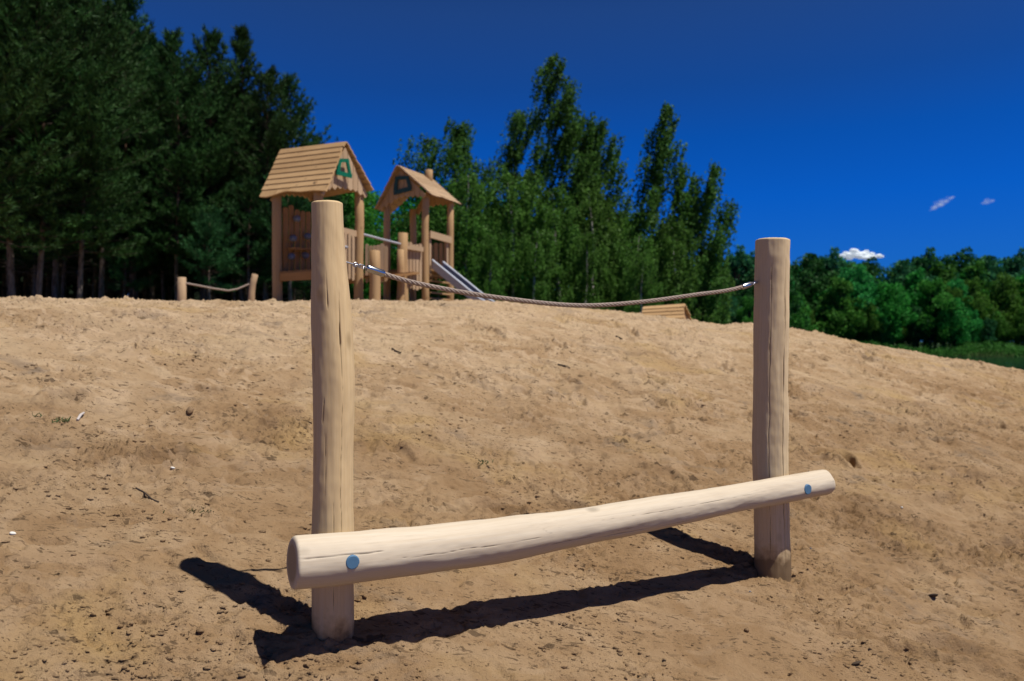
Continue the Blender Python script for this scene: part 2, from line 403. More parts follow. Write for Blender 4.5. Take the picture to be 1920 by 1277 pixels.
for (px_, py_) in POSTS:                   # loose earth heaped round the posts
    rr = np.sqrt((GX - px_) ** 2 + (GY - py_) ** 2)
    GZ += .011 * np.exp(-((rr - .085) / .085) ** 2) * (1 + .9 * perlin(GX * 18, GY * 18))
ny, nx = GX.shape
idx = np.arange(ny * nx).reshape(ny, nx)
faces = np.stack([idx[:-1, :-1], idx[:-1, 1:], idx[1:, 1:], idx[1:, :-1]], -1).reshape(-1, 4)
grass = sstep(19, 26, GY + 3 * perlin(GX * .3, GY * .3))
me = mesh_np('sand_ground', np.stack([GX, GY, GZ], -1).reshape(-1, 3), faces, SAND, True, {'grass': ('f', grass.ravel()), 'churn': ('f', churn(GX, GY).ravel())})
tag(link('sand_ground', me), 'trodden light brown sand mound rising behind the beam', kind='structure')
def gz(x, y):
    ix = int(np.clip(np.searchsorted(gx, x), 1, nx - 1)); iy = int(np.clip(np.searchsorted(gy, y), 1, ny - 1))
    tx = (x - gx[ix - 1]) / (gx[ix] - gx[ix - 1]); ty = (y - gy[iy - 1]) / (gy[iy] - gy[iy - 1])
    a = GZ[iy - 1, ix - 1] * (1 - tx) + GZ[iy - 1, ix] * tx; b = GZ[iy, ix - 1] * (1 - tx) + GZ[iy, ix] * tx
    return float(a * (1 - ty) + b * ty)
def ground_at(px, py):                     # where a photograph ray meets the sand
    for Y in np.arange(2.2, 14, .01):
        p = P(px, py, Y)
        if gz(p[0], p[1]) >= p[2]: return np.array([p[0], p[1], gz(p[0], p[1])])
    return P(px, py, 10)

# lake
m, nt = new_mat('lake_water')
g = nd(nt, 'ShaderNodeNewGeometry')
wn = noise(nt, scaled(nt, g.outputs['Position'], (.5, 1.6, 1)), 1, 4)
finish(nt, (.004, .018, .014), .10, wn, .2, .05, spec=.35)
me = mesh_np('lake', [(2, 16, -1.57), (500, 16, -1.57), (500, 140, -1.57), (2, 140, -1.57)], [[0, 1, 2, 3]], m)
tag(link('lake', me), 'dark green lake water below the far wooded shore', kind='structure')

# ------------------------------------------------------------------ loose clods (uncountable)
ICO = None
def ico():
    t = (1 + 5 ** .5) / 2
    v = np.array([(-1, t, 0), (1, t, 0), (-1, -t, 0), (1, -t, 0), (0, -1, t), (0, 1, t), (0, -1, -t), (0, 1, -t), (t, 0, -1), (t, 0, 1), (-t, 0, -1), (-t, 0, 1)], float)
    f = np.array([(0, 11, 5), (0, 5, 1), (0, 1, 7), (0, 7, 10), (0, 10, 11), (1, 5, 9), (5, 11, 4), (11, 10, 2), (10, 7, 6), (7, 1, 8), (3, 9, 4), (3, 4, 2), (3, 2, 6), (3, 6, 8), (3, 8, 9), (4, 9, 5), (2, 4, 11), (6, 2, 10), (8, 6, 7), (9, 8, 1)])
    return v / np.linalg.norm(v[0]), f
IV, IF = ico()
def clods(n, seed, rmin, rmax, region):
    r_ = np.random.RandomState(seed); vs = []; fs = []; k = 0; tries = 0
    while k < n and tries < n * 12:
        tries += 1
        y = region[2] + (region[3] - region[2]) * r_.rand() ** 1.7
        x = y * r_.uniform(region[0], region[1])
        near = min(math.hypot(x - a, y - b) for a, b in POSTS)
        dens = np.clip(perlin(x * 1.3 + 3, y * 1.3) * 1.6 + .25, .03, 1) + (.8 if near < .4 else 0)
        if r_.rand() > dens: continue
        r = rmin + (rmax - rmin) * r_.rand() ** 5
        p = IV * (1 + .38 * r_.randn(12, 1)) * r * np.array([r_.uniform(.8, 2.0), r_.uniform(.7, 1.3), r_.uniform(.4, .9)])
        vs.append(p + np.array([x, y, gz(x, y) + r * .35])); fs.append(IF + k * 12); k += 1
    return np.concatenate(vs), np.concatenate(fs)
v_, f_ = clods(14000, 5, .0018, .0088, (-.72, .72, 2.3, 8.0))
tag(link('sand_clods', mesh_np('sand_clods', v_, f_, CLOD, False)), 'loose crumbs and clods of sand scattered over the slope', 'sand clods', kind='stuff')

# ------------------------------------------------------------------ big logs with real cracks
def log_np(pts, rad, nseg, nring, seed, cracks, cham=.008, facet=.0, lump=.006, endslant=0.0):
    pts = np.array(pts, float); rad = np.array(rad, float)
    s0 = np.concatenate([[0], np.cumsum(np.linalg.norm(np.diff(pts, axis=0), axis=1))])
    L = s0[-1]; s = np.linspace(0, L, nring)
    def smooth(a):
        y = np.interp(s, s0, a); w = max(3, nring // 12) | 1; kern = np.hanning(w + 2)[1:-1]; kern /= kern.sum()
        yp = np.concatenate([2 * y[0] - y[w // 2:0:-1], y, 2 * y[-1] - y[-2:-w // 2 - 1:-1]])
        return np.convolve(yp, kern, 'valid')[:nring]
    c = np.stack([smooth(pts[:, i]) for i in range(3)], 1); r = smooth(rad)
    T = np.gradient(c, axis=0); T /= np.linalg.norm(T, axis=1)[:, None]
    ref = np.array([0, -1, 0.]) if abs(T[0][2]) > .7 else np.array([0, 0, 1.])
    u = ref - T * (T @ ref)[:, None]; u /= np.linalg.norm(u, axis=1)[:, None]; w = np.cross(T, u)
    th = np.linspace(0, 2 * np.pi, nseg, endpoint=False)
    S, TH = np.meshgrid(s, th, indexing='ij')
    cx, cy = np.cos(TH), np.sin(TH); o = seed * 7.3
    lumpf = lump * (.75 * perlin(cx * 1.1 + o, S * 2.0) + .75 * perlin(cy * 1.1 + o + 31, S * 2.0 + 5) + .22 * perlin(cx * 2.2 + o + 9, S * 6) + .22 * perlin(cy * 2.2 + o + 49, S * 6 + 3) + .09 * perlin(cx * 4.5 + o + 19, S * 19) + .09 * perlin(cy * 4.5 + o + 59, S * 19 + 8))
    RR = r[:, None] + lumpf
    # planed facets from the draw knife
    if facet:
        nfac = 11; ph = .12 * perlin(S * 1.5 + o, S * 0 + 2)
        aa = ((TH + ph) % (2 * np.pi / nfac)) - np.pi / nfac
        RR = RR + r[:, None] * (1 / np.cos(aa) - 1.012) * facet * np.clip(.6 + perlin(cx * 2 + o, S * 2 + cy * 2), 0, 1)
    crack = np.zeros_like(S)
    for (a0, s_a, s_b, wd, dp, mean) in cracks:     # angle, start, end, half width (m), depth, meander
        ac = a0 + mean * perlin(S[:, :1] * 2.2 + a0 * 9 + o, S[:, :1] * 0 + 3) + mean * .35 * perlin(S[:, :1] * 11 + a0 * 5, S[:, :1] * 0 + 8)
        da = (TH - ac + np.pi) % (2 * np.pi) - np.pi
        tt = np.clip((S[:, :1] - s_a) / (s_b - s_a), 0, 1); env = np.clip(np.sin(np.pi * tt) * 2.2, 0, 1) * ((S[:, :1] > s_a) & (S[:, :1] < s_b))
        env = env * np.clip(.75 + .6 * perlin(S[:, :1] * 6 + a0, S[:, :1] * 0), .15, 1)
        g_ = np.exp(-(da * r[:, None] / (wd * (env + .05))) ** 2) * env
        crack = np.maximum(crack, g_)
        RR = RR - dp * g_
    ed = np.minimum(s, L - s)
    ch = np.clip(1 - ed / cham, 0, 1); RR = RR - (cham * (1 - np.sqrt(np.clip(1 - ch ** 2, 0, 1))))[:, None]
    VV = c[:, None, :] + RR[..., None] * (u[:, None, :] * cx[..., None] + w[:, None, :] * cy[..., None])
    G = np.stack([RR * cx + seed * 3, RR * cy + seed * 5, S + seed * 1.7], -1)
    vs = VV.reshape(-1, 3); gr = G.reshape(-1, 3); cr = crack.ravel()
    i = np.arange(nring * nseg).reshape(nring, nseg); j = np.roll(i, -1, 1)
    fs = np.stack([i[:-1], j[:-1], j[1:], i[1:]], -1).reshape(-1, 4)
    # end discs: rings shrinking to the centre
    for e, sl in ((0, 1), (nring - 1, -1)):
        base = i[e]; prev = base
        for kk, q in enumerate((.75, .5, .25, .02)):
            pv = c[e] + (VV[e] - c[e]) * q
            nb = len(vs); vs = np.concatenate([vs, pv]); gr = np.concatenate([gr, np.stack([G[e, :, 0] * 0 + seed + q * r[e], G[e, :, 0] * 0 + seed, TH[e] * .02], -1)])
            cr = np.concatenate([cr, np.full(nseg, .60)])
            cur = np.arange(nb, nb + nseg)
            a, b = (prev, cur) if e else (cur, prev)
            fs = np.concatenate([fs, np.stack([a, np.roll(a, -1), np.roll(b, -1), b], -1)]); prev = cur
    return vs, fs, gr, cr
def big_log(name, mat, parent, origin, *a, **k):
    vs, fs, gr, cr = log_np(*a, **k)
    return link(name, mesh_np(name, vs - np.array(origin), fs, mat, True, {'grain': ('v', gr), 'crack': ('f', cr)}), parent)

O = V(-.674, 3.0, 0)
bb = thing('balance_beam', O, 'pale peeled log beam bolted to two upright posts with hand rope, in the foreground', 'balance beam')
# ring angle 0 faces the camera (-Y); positive turns towards +X? (u = -Y, w = T x u)
def pz(py, Y): return CAMZ + (638.5 - py) / FPX * Y
lp = [(380, 613.5, 30.5), (470, 615.5, 32.5), (560, 620.3, 36.5), (640, 623.5, 37.5), (720, 626.3, 38), (850, 624.7, 37.5), (1000, 623.8, 38.5), (1190, 623.5, 40.5), (1300, 623.5, 41)]
pts = [((x - 960) / FPX * 3.0, 3.0, pz(y, 3.0)) for y, x, w in lp][::-1]; rad = [w / FPX * 3.0 for y, x, w in lp][::-1]
big_log('post', WOOD, bb, O, pts, rad, 240, 620, 1,
        [(.62, .45, 1.55, .0010, .004, .10), (.62, 1.28, 1.52, .0024, .007, .12), (.05, 1.44, 1.60, .0019, .005, .06), (-.95, 1.20, 1.32, .003, .006, .05), (-.35, 1.02, 1.12, .002, .004, .1), (.25, .3, .75, .0009, .003, .05), (-.15, .72, 1.0, .0008, .002, .05)],
        cham=.007, facet=.22, lump=.0055)
lp = [(449, 1449, 32), (560, 1447, 32), (700, 1444.5, 32.3), (850, 1443.5, 31.6), (950, 1445, 32), (1075, 1447.5, 33), (1190, 1448, 33.5)]
pts = [((x - 960) / FPX * 4.05, 4.05, pz(y, 4.05)) for y, x, w in lp][::-1]; rad = [w / FPX * 4.05 for y, x, w in lp][::-1]
big_log('post', WOOD2, bb, O, pts, rad, 240, 600, 2,
        [(.50, .32, 1.98, .0019, .008, .07), (-.36, .32, 1.55, .0015, .007, .08), (-.34, 1.3, 1.97, .0012, .005, .05), (.75, .34, .9, .0014, .004, .05)],
        cham=.009, facet=.22, lump=.0075)
# log beam: bent, thick at the left end
bd = nrm(V(math.cos(R(28)), math.sin(R(28)), 0)); bn = V(bd[1], -bd[0], 0)
def beam_line(t): return V(-.674, 3.0, 0) + bn * .142 + bd * t
bt = [(-.185, .322, .092), (0, .312, .0905), (.3, .305, .0885), (.6, .306, .086), (.9, .314, .081), (1.25, .325, .074), (1.63, .343, .0665), (2.0, .361, .064), (2.3, .374, .0645), (2.49, .381, .066)]
pts = [beam_line(t) + V(0, 0, z) for t, z, r in bt]; rad = [r for _, _, r in bt]
beam = big_log('log_beam', BEAMW, bb, O, pts, rad, 220, 640, 3,
               [(1.18, -.02, .34, .0016, .006, .10), (1.5, .28, 1.1, .0010, .003, .10), (1.9, .9, 1.5, .0008, .002, .1), (1.2, 1.2, 2.3, .0008, .002, .1), (2.2, 1.15, 1.8, .0016, .004, .1)],
               cham=.012, facet=.08, lump=.0055)
for t, zoff, rr in ((.005, .315, .0905), (2.293, .374, .0647)):
    c = beam_line(t) + V(0, 0, zoff); c[2] = pz(1054, beam_line(t)[1] - .08) if t < 1 else pz(918, beam_line(t)[1] - .06)
    mb = MB(); a = c + bn * (rr - (.010 if t < 1 else .0145)); mb.tube([a, a + bn * .0125, a + bn * .0150, a + bn * .0162], [.0250, .0250, .0240, .0215], 40, True)
    mb.build('bolt_cap', BLUECAP, beam, O)
# hand rope
rp = np.array([(.07, 1.393), (.14, 1.377), (.222, 1.352), (.494, 1.302), (.738, 1.2755), (1.11, 1.2545), (1.432, 1.277), (1.748, 1.318), (2.039, 1.361), (2.17, 1.397)])
def rope_pt(t):
    i = int(np.clip(np.searchsorted(rp[:, 0], t) - 1, 0, len(rp) - 2))
    m_ = np.gradient(rp[:, 1], rp[:, 0]); h = rp[i + 1, 0] - rp[i, 0]; q = (t - rp[i, 0]) / h
    z = (2 * q ** 3 - 3 * q ** 2 + 1) * rp[i, 1] + (q ** 3 - 2 * q ** 2 + q) * h * m_[i] + (-2 * q ** 3 + 3 * q ** 2) * rp[i + 1, 1] + (q ** 3 - q ** 2) * h * m_[i + 1]
    return V(-.674, 3.0, 0) + bd * t + V(0, 0, z)
def twisted(pfun, t0, t1, n, R0, strands, pitch, sides=7):
    ts = np.linspace(t0, t1, n); c = np.array([pfun(t) for t in ts]); mb = MB()
    s = np.concatenate([[0], np.cumsum(np.linalg.norm(np.diff(c, axis=0), axis=1))])
    T = np.gradient(c, axis=0); T /= np.linalg.norm(T, axis=1)[:, None]
    up = V(0, 0, 1); u = up - T * (T @ up)[:, None]; u /= np.linalg.norm(u, axis=1)[:, None]; w = np.cross(T, u)
    rs_ = R0 * .44
    for k in range(strands):
        a = 2 * math.pi * (k / strands + s / pitch)
        mb.tube(c + (u * np.cos(a)[:, None] + w * np.sin(a)[:, None]) * (R0 - rs_), rs_, sides, True)
    return mb
rope = twisted(rope_pt, .195, 2.075, 620, .0105, 4, .085).build('rope', ROPE, bb, O)
def torus_link(mb, c, d, n_, L, W, r):         # stretched ring in plane (d, n_)
    pts = []
    for k in range(25):
        a = 2 * math.pi * k / 24
        x, y = math.cos(a), math.sin(a)
        pts.append(c + d * (x * W + math.copysign(max(0, L - W), x) * min(1, abs(x) * 3)) + n_ * y * W)
    mb.tube(pts, r, 8, False)
for side in (0, 1):
    if side == 0: tA, tB, tF = .058, .135, .197
    else: tA, tB, tF = 2.185, 2.118, 2.066
    A, B, Fp = rope_pt(max(tA, .071)) if side == 0 else rope_pt(min(tA, 2.169)), rope_pt(tB), rope_pt(tF)
    sgn = 1 if side == 0 else -1
    d = nrm(Fp - B); up = nrm(np.cross(np.cross(d, V(0, 0, 1)), d)); lat = np.cross(d, up)
    mb = MB(); mb.tube([B - d * .004, B, B + d * .001, Fp - d * .001, Fp, Fp + d * .004], [.0115, .0135, .0138, .0138, .0135, .0115], 28, True)
    mb.build('ferrule', STEEL, rope, O)
    hd = nrm(B - A); base = A - hd * .03
    mb = MB(); mb.tube([base, A + hd * .008], .0032, 10, True); torus_link(mb, A + hd * .015, hd, up, .0085, .0075, .0026)
    mb.build('eye_hook', STEEL, rope, O)
    gap = np.linalg.norm(B - A) - .018; nl = 3 if side == 0 else 2
    for k in range(nl):
        q = A + hd * (.016 + gap * (k + .5) / nl)
        mb = MB(); torus_link(mb, q, hd, (lat if k % 2 == 0 else up), gap / nl / 2 + .005, .0062, .0023)
        mb.build('chain_link', STEEL, rope, O)

# ------------------------------------------------------------------ towers
def catenary(a, b, sag):
    return lambda t: a + (b - a) * t + V(0, 0, -sag * 4 * t * (1 - t))
def slope_boards(E0, E1, R1, R0, n, th=.022, lap=.014, wave=0.0):   # eave line E0-E1, ridge R0-R1
    E0, E1, R0, R1 = [np.array(p, float) for p in (E0, E1, R0, R1)]
    nr = nrm(np.cross(E1 - E0, R0 - E0)); nr = nr if nr[2] > 0 else -nr
    mb = MB(); ns = 16
    for k in range(n):
        a, b = k / n, (k + 1) / n + .018
        lo0, lo1 = E0 + (R0 - E0) * a, E1 + (R1 - E1) * a
        hi0, hi1 = E0 + (R0 - E0) * min(b, 1), E1 + (R1 - E1) * min(b, 1)
        j = _rnd.uniform(-.012, .012); jj = _rnd.uniform(-.012, .012); ex = nrm(lo1 - lo0)
        lo0 = lo0 - ex * j; lo1 = lo1 + ex * jj; hi0 = hi0 - ex * j; hi1 = hi1 + ex * jj
        if k == 0 and wave:
            dn = nrm(E0 - R0)
            for q in range(ns):
                f0, f1 = q / ns, (q + 1) / ns
                wv = lambda f: dn * wave * (math.sin(f * 7.2 + 1.0) * .6 + math.sin(f * 13) * .4)
                c = [lo0 + (lo1 - lo0) * f0 + wv(f0), lo0 + (lo1 - lo0) * f1 + wv(f1), hi0 + (hi1 - hi0) * f1, hi0 + (hi1 - hi0) * f0]
                mb.hexa([p + nr * lap for p in c[:2]] + c[2:] + [c[0] + nr * (lap + th), c[1] + nr * (lap + th), c[2] + nr * th, c[3] + nr * th])
        else:
            mb.hexa([lo0 + nr * lap, lo1 + nr * lap, hi1, hi0, lo0 + nr * (lap + th), lo1 + nr * (lap + th), hi1 + nr * th, hi0 + nr * th])
    return mb
def gable_boards(L, Rr, apex, n, low, th, nr, inset=.05):
    # vertical boards from a lower curve to the roof line, in the plane L-Rr-apex
    L, Rr, apex = [np.array(p, float) for p in (L, Rr, apex)]; mb = MB()
    w = Rr - L; w[2] = 0; ln = np.linalg.norm(w); h = w / ln
    ta = np.dot((apex - L), h) / ln
    for k in range(n):
        f0, f1 = k / n + .004, (k + 1) / n - .004; fm = (f0 + f1) / 2
        def top(f): return L[2] + (apex[2] - L[2]) * f / ta if f < ta else Rr[2] + (apex[2] - Rr[2]) * (1 - f) / (1 - ta)
        def bot(f): return low(f)
        pt = lambda f, z: V(*(L + h * ln * f)[:2], z)
        t0, t1 = top(f0) - inset, top(f1) - inset; b0, b1 = bot(f0), bot(f1); j = _rnd.uniform(-.012, .012)
        b0 = min(b0, t0 - .01); b1 = min(b1, t1 - .01)
        pts = [pt(f0, b0 + .02 + j), pt(fm, min(b0, b1) - .012 + j), pt(f1, b1 + .02 + j), pt(f1, t1)]
        if f0 < ta < f1: pts.append(pt(ta, apex[2] - inset))
        pts.append(pt(f0, t0)); mb.poly(pts, th, nr)
    return mb
def pickets(mb, A, B, n, z0, z1, w=.065, t=.028, jit=.03, gap=.0):
    A, B = np.array(A, float), np.array(B, float); h = nrm(B - A)
    for k in range(n):
        c = A + (B - A) * ((k + .5) / n); j = _rnd.uniform(-jit, jit); j2 = _rnd.uniform(-jit, jit)
        nr = V(h[1], -h[0], 0)
        zz0, zz1 = z0 + j, z1 + j2; ww = w / 2 * _rnd.uniform(.85, 1.1)
        pts = [c - h * ww + V(0, 0, zz0), c - h * ww * .2 + V(0, 0, zz0 - .02), c + h * ww * .9 + V(0, 0, zz0 + .005), c + h * ww + V(0, 0, zz1 - .02), c + h * ww * .5 + V(0, 0, zz1), c - h * ww * .5 + V(0, 0, zz1), c - h * ww + V(0, 0, zz1 - .02)]
        mb.poly(pts, t, nr)
def post(parent, O_, xy, z0, z1, r=.078, name='post', mat=None, bend=.012):
    pts = [V(xy[0] + _rnd.uniform(-bend, bend), xy[1] + _rnd.uniform(-bend, bend), z0 + (z1 - z0) * q) for q in (0, .25, .5, .75, 1)]
    rr = [r * 1.06, r * 1.02, r, r * .97, r * .95]
    return MB().tube(pts, rr, 20, True, .008, .02).build(name, mat or TWOOD, parent, O_)

# tower with the lit plank roof
A, B, C = V(-3.875, 13.15, 0), V(-3.067, 12.65, 0), V(-2.595, 13.5, 0); D = A + C - B
O1 = V(*((A + B + C + D) / 4)[:2], 1.75)
t1 = thing('play_tower', O1, 'left wooden play tower with sunlit plank roof and bright green gable window frame', 'play tower', 'wooden play towers on the mound')
o1 = nrm(B - A); n1 = nrm(C - B); zt = 3.62
for p, ztop in ((A, 3.60), (B, 3.62), (C, 3.72), (D, 3.62)):
    post(t1, O1, p, 1.35, ztop, .079)
R0_, R1_ = P(527, 282, 13.8), P(649, 267, 13.0)
E0_, E1_ = P(489, 369, 13.18), P(614, 357.5, 12.36)
F1_ = P(699, 356.5, 13.5); F0_ = V(-3.62, 14.28, 3.62)
rf = slope_boards(E0_, E1_, R1_, R0_, 9, wave=.05).build('roof_slope', TWOOD, t1, O1)
slope_boards(F1_, F0_, R0_, R1_, 9, wave=.02).build('roof_slope', TWOOD, t1, O1)
gn = o1                                            # gable outward direction
gl = B - n1 * .10 + o1 * .15; gr_ = C + n1 * .10 + o1 * .11
gl = V(gl[0], gl[1], 3.44); gr_ = V(gr_[0], gr_[1], 3.62); mid1 = (gl + gr_) / 2; ap = V(mid1[0], mid1[1], 4.30)
low1 = lambda f: 3.44 + .10 * math.sin(math.pi * np.clip(f, 0, 1)) ** .8 + .08 * f
gb = gable_boards(gl, gr_, ap, 9, low1, .028, gn).build('gable', PWOOD, t1, O1)
gl2 = A - n1 * .08 - o1 * .10; gr2 = D + n1 * .08 - o1 * .10
gable_boards(V(gl2[0], gl2[1], 3.46), V(gr2[0], gr2[1], 3.60), V(*((gl2 + gr2) / 2)[:2], 4.32), 9, low1, .028, -gn).build('gable', TWOOD, t1, O1)
def on_plane(px, py, p0, n_):
    d = P(px, py, 1.0) - V(0, 0, CAMZ); t = np.dot(np.array(p0) - V(0, 0, CAMZ), n_) / np.dot(d, n_)
    return V(0, 0, CAMZ) + d * t
def frame_on(corners, p0, n_, w, mat, parent, O_, name='window_frame'):
    c = [on_plane(x, y, np.array(p0) + np.array(n_) * .03, n_) for x, y in corners]; mb = MB()
    for i in range(4):
        a, b = c[i], c[(i + 1) % 4]; d = nrm(b - a); ext = .035 if i in (0, 2) else .0
        mb.bar(a - d * ext, b + d * ext, w * (1.25 if i == 2 else 1), .022 + .006 * (i % 2), np.array(n_))
    return mb.build(name, mat, parent, O_)
frame_on([(637.5, 301), (651, 301), (656.5, 329.5), (633.5, 324)], gl, gn, .055, GREENF, gb, O1)
# platform, edge beams
zp = 2.20
MB().bar(A + o1 * .08 + V(0, 0, zp - .06), B - o1 * .08 + V(0, 0, zp - .06), .05, .13).build('platform_beam', OWOOD, t1, O1)
mb = MB(); mb.bar(D + o1 * .08 + V(0, 0, zp - .06), C - o1 * .08 + V(0, 0, zp - .06), .05, .13); mb.build('platform_beam', OWOOD, t1, O1)
mb = MB()
for k in range(8):
    q = (k + .5) / 8; mb.bar(A + (B - A) * q + V(0, 0, zp + .022), D + (C - D) * q + V(0, 0, zp + .022), .11, .03)
mb.build('platform', OWOOD, t1, O1)
# climbing panel on the far-left side with grey grips
pa, pb = A + n1 * .10 + o1 * .03, D - n1 * .06 + o1 * .03
mb = MB(); pickets(mb, pa, pb, 6, 2.25, 3.36, .10, .03, .05); pan = mb.build('climbing_panel', OWOOD, t1, O1)
for px_, py_ in ((549, 447), (576, 443), (546, 481), (572, 479), (556, 410)):
    c = on_plane(px_, py_, pa + o1 * .03, o1)
    mb = MB(); mb.tube([c - o1 * .02, c + o1 * .03, c + o1 * .055, c + o1 * .06], [.055, .058, .04, .012], 14, True, 0, .06); mb.build('grip', HOLD, pan, O1)
mb = MB(); s0, s1 = on_plane(545, 466, pa + o1 * .1, o1), on_plane(590, 468, pa + o1 * .1, o1)
mb.bar(s0, s1, .16, .035); mb.build('shelf', OWOOD, t1, O1)
# side rail on the gable side
mb = MB(); zr = 2.93
mb.bar(B + n1 * .08 + V(0, 0, zr), C - n1 * .07 + V(0, 0, zr - .03), .035, .10); mb.build('guard_rail', PWOOD, t1, O1); mb = MB(); mb.bar(B + n1 * .08 + V(0, 0, 2.42), C - n1 * .07 + V(0, 0, 2.40), .03, .06); mb.build('guard_rail', PWOOD, t1, O1)
mb = MB(); pickets(mb, B + n1 * .55 + o1 * .035, C - n1 * .13 + o1 * .035, 3, 2.12, 2.88, .07, .028); mb.build('picket_panel', PWOOD, t1, O1)

# second tower, gable in shade
P2_ = V(-1.834, 16.9, 0); o2 = nrm(V(.454, .89, 0)); n2 = nrm(V(-.89, .454, 0))
P1_ = P2_ + n2; P4_ = P2_ + o2; P3_ = P1_ + o2
O2 = V(*((P2_ + P3_) / 2)[:2], 1.95)
t2 = thing('play_tower', O2, 'right wooden play tower with log chimney and dark green frame on its shaded gable', 'play tower', 'wooden play towers on the mound')
for p, zt_ in ((P1_, 4.12), (P2_, 4.18), (P3_, 4.1), (P4_, 4.18)): post(t2, O2, p, 1.6, zt_, .077)
G0, G1 = P(744.5, 311, 16.9), P(806, 334, 18.15)
sr = slope_boards(P(808, 366, 16.68), P(862.6, 384, 17.95), G1, G0, 9, wave=.03).build('roof_slope', PWOOD, t2, O2)
slope_boards(V(-2.86, 18.47, 3.98), P(704.5, 391.5, 17.18), G0, G1, 9, wave=.03).build('roof_slope', TWOOD, t2, O2)
c = G0 + (G1 - G0) * .78 + V(.13, .02, -.17)
MB().tube([c, c + V(0, 0, .30)], [.085, .085], 16, True, .01).build('chimney', TWOOD, sr, O2)
gl = P1_ + n2 * .11 - o2 * .16; gr_ = P2_ - n2 * .10 - o2 * .16
low2 = lambda f: 3.92 + .14 * math.sin(math.pi * np.clip(f * 1.02, 0, 1)) ** 1.2 + .20 * f
gb2 = gable_boards(V(gl[0], gl[1], 4.02), V(gr_[0], gr_[1], 4.22), V(*((gl + gr_) / 2 + n2 * .03)[:2], 4.79), 9, low2, .028, -o2).build('gable', TWOOD, t2, O2)
frame_on([(744, 334), (764, 333), (769, 354), (741, 361)], gl, -o2, .075, DGREENF, gb2, O2)
gl2 = P3_ + n2 * .08 + o2 * .08; gr2 = P4_ - n2 * .08 + o2 * .08
gable_boards(V(gl2[0], gl2[1], 3.98), V(gr2[0], gr2[1], 4.2), V(*((gl2 + gr2) / 2)[:2], 4.78), 9, low2, .028, o2).build('gable', TWOOD, t2, O2)
zp2 = 2.62
mb = MB()
for k in range(8):
    q = (k + .5) / 8; mb.bar(P2_ + (P1_ - P2_) * q + V(0, 0, zp2), P4_ + (P3_ - P4_) * q + V(0, 0, zp2), .11, .035)
mb.build('platform', OWOOD, t2, O2)
mb = MB()
for k in range(5):                                  # steps below the platform on the slide side
    z = 2.0 + k * .125; mb.bar(P2_ + o2 * .09 - n2 * .02 + V(0, 0, z), P4_ - o2 * .09 - n2 * .02 + V(0, 0, z), .09, .035)
mb.build('steps', TWOOD, t2, O2)
mb = MB(); mb.bar(P2_ + o2 * .07 - n2 * .06 + V(0, 0, 3.36), P4_ - o2 * .06 - n2 * .06 + V(0, 0, 3.33), .04, .15)
mb.build('guard_rail', PWOOD, t2, O2)
mb = MB(); pickets(mb, P2_ + o2 * .08 - n2 * .03, P2_ + o2 * .20 - n2 * .03, 1, 2.45, 3.40, .075, .03); mb.build('picket', PWOOD, t2, O2)
mb = MB(); pickets(mb, P4_ - o2 * .22 - n2 * .03, P4_ - o2 * .10 - n2 * .03, 1, 2.45, 3.40, .075, .03); mb.build('picket', PWOOD, t2, O2)
mb = MB(); pickets(mb, P3_ - n2 * .15 , P3_ - n2 * .95, 6, 2.5, 3.3, .10, .03); mb.build('picket_panel', TWOOD, t2, O2)
# slide
S0, S1 = V(-1.70, 16.98, 2.80), V(-.56, 16.40, gz(-.56, 16.4) + .03)
so = o2 * .42
sl = thing('slide', V(S0[0], S0[1], 2.0), 'stainless steel slide running down to the right from the chimney tower', 'slide')
Os = V(S0[0], S0[1], 2.0)
prof = [(0, 0), (.08, -.09), (.85, -.80), (1.0, -.84)]
path = [S0 + (S1 - S0) * V(q, q, 0) + V(0, 0, (S1[2] - S0[2]) * min(1, q * 1.04)) for q in (0, .06, .3, .6, .9, 1)]
mb = MB()
for i in range(5):
    a, b = path[i] - V(0, 0, .10), path[i + 1] - V(0, 0, .10)
    mb.hexa([a + so * .05, b + so * .05, b + so * .95, a + so * .95] + [p + V(0, 0, .012) for p in (a + so * .05, b + so * .05, b + so * .95, a + so * .95)])
mb.build('chute', STEEL, sl, Os)
for k in (0, 1):
    mb = MB()
    for i in range(5):
        a, b = path[i] + so * k, path[i + 1] + so * k
        w = so * .04
        mb.hexa([a - V(0, 0, .17), b - V(0, 0, .17), b - V(0, 0, .17) + w, a - V(0, 0, .17) + w, a, b, b + w, a + w])
    mb.build('side_panel', DULLSTEEL, sl, Os)
    mb = MB(); mb.tube([p + so * k + so * .02 + V(0, 0, .012) for p in path], .024, 10, True); mb.build('hand_edge', EDGE, sl, Os)
# bridge between the towers
Ob = V(-2.5, 15.0, 1.85)
br = thing('plank_bridge', Ob, 'low plank bridge with picket sides and steel handrails between the two play towers', 'bridge')
q0, q1 = C + V(.12, .10, 0), P1_ + V(.25, -.25, 0)
qa, qb = D + V(.3, .1, 0), P1_ + V(-.45, .1, 0)
mb = MB()
for k in range(12):
    f = (k + .5) / 12; z = 2.2 + .35 * f
    mb.bar(q0 + (q1 - q0) * f + V(.5, -.1, z), qa + (qb - qa) * f + V(0, 0, z), .22, .03)
mb.build('bridge_deck', OWOOD, br, Ob)
def bpost(px_, ytop, Y, r): 
    p = P(px_, 560, Y); return post(br, Ob, p, 1.5, pz(ytop, Y), r, mat=TWOOD)
bpost(703, 470, 13.3, .092); bpost(755.5, 437, 16.3, .105); bpost(751, 468, 15.8, .075)
mb = MB(); a, b = P(684, 560, 13.9), P(727, 560, 13.9); a[2] = b[2] = 0; pickets(mb, a, b, 6, pz(526, 13.9), pz(459, 13.9), .058, .03, .03); mb.build('picket_panel', PWOOD, br, Ob)
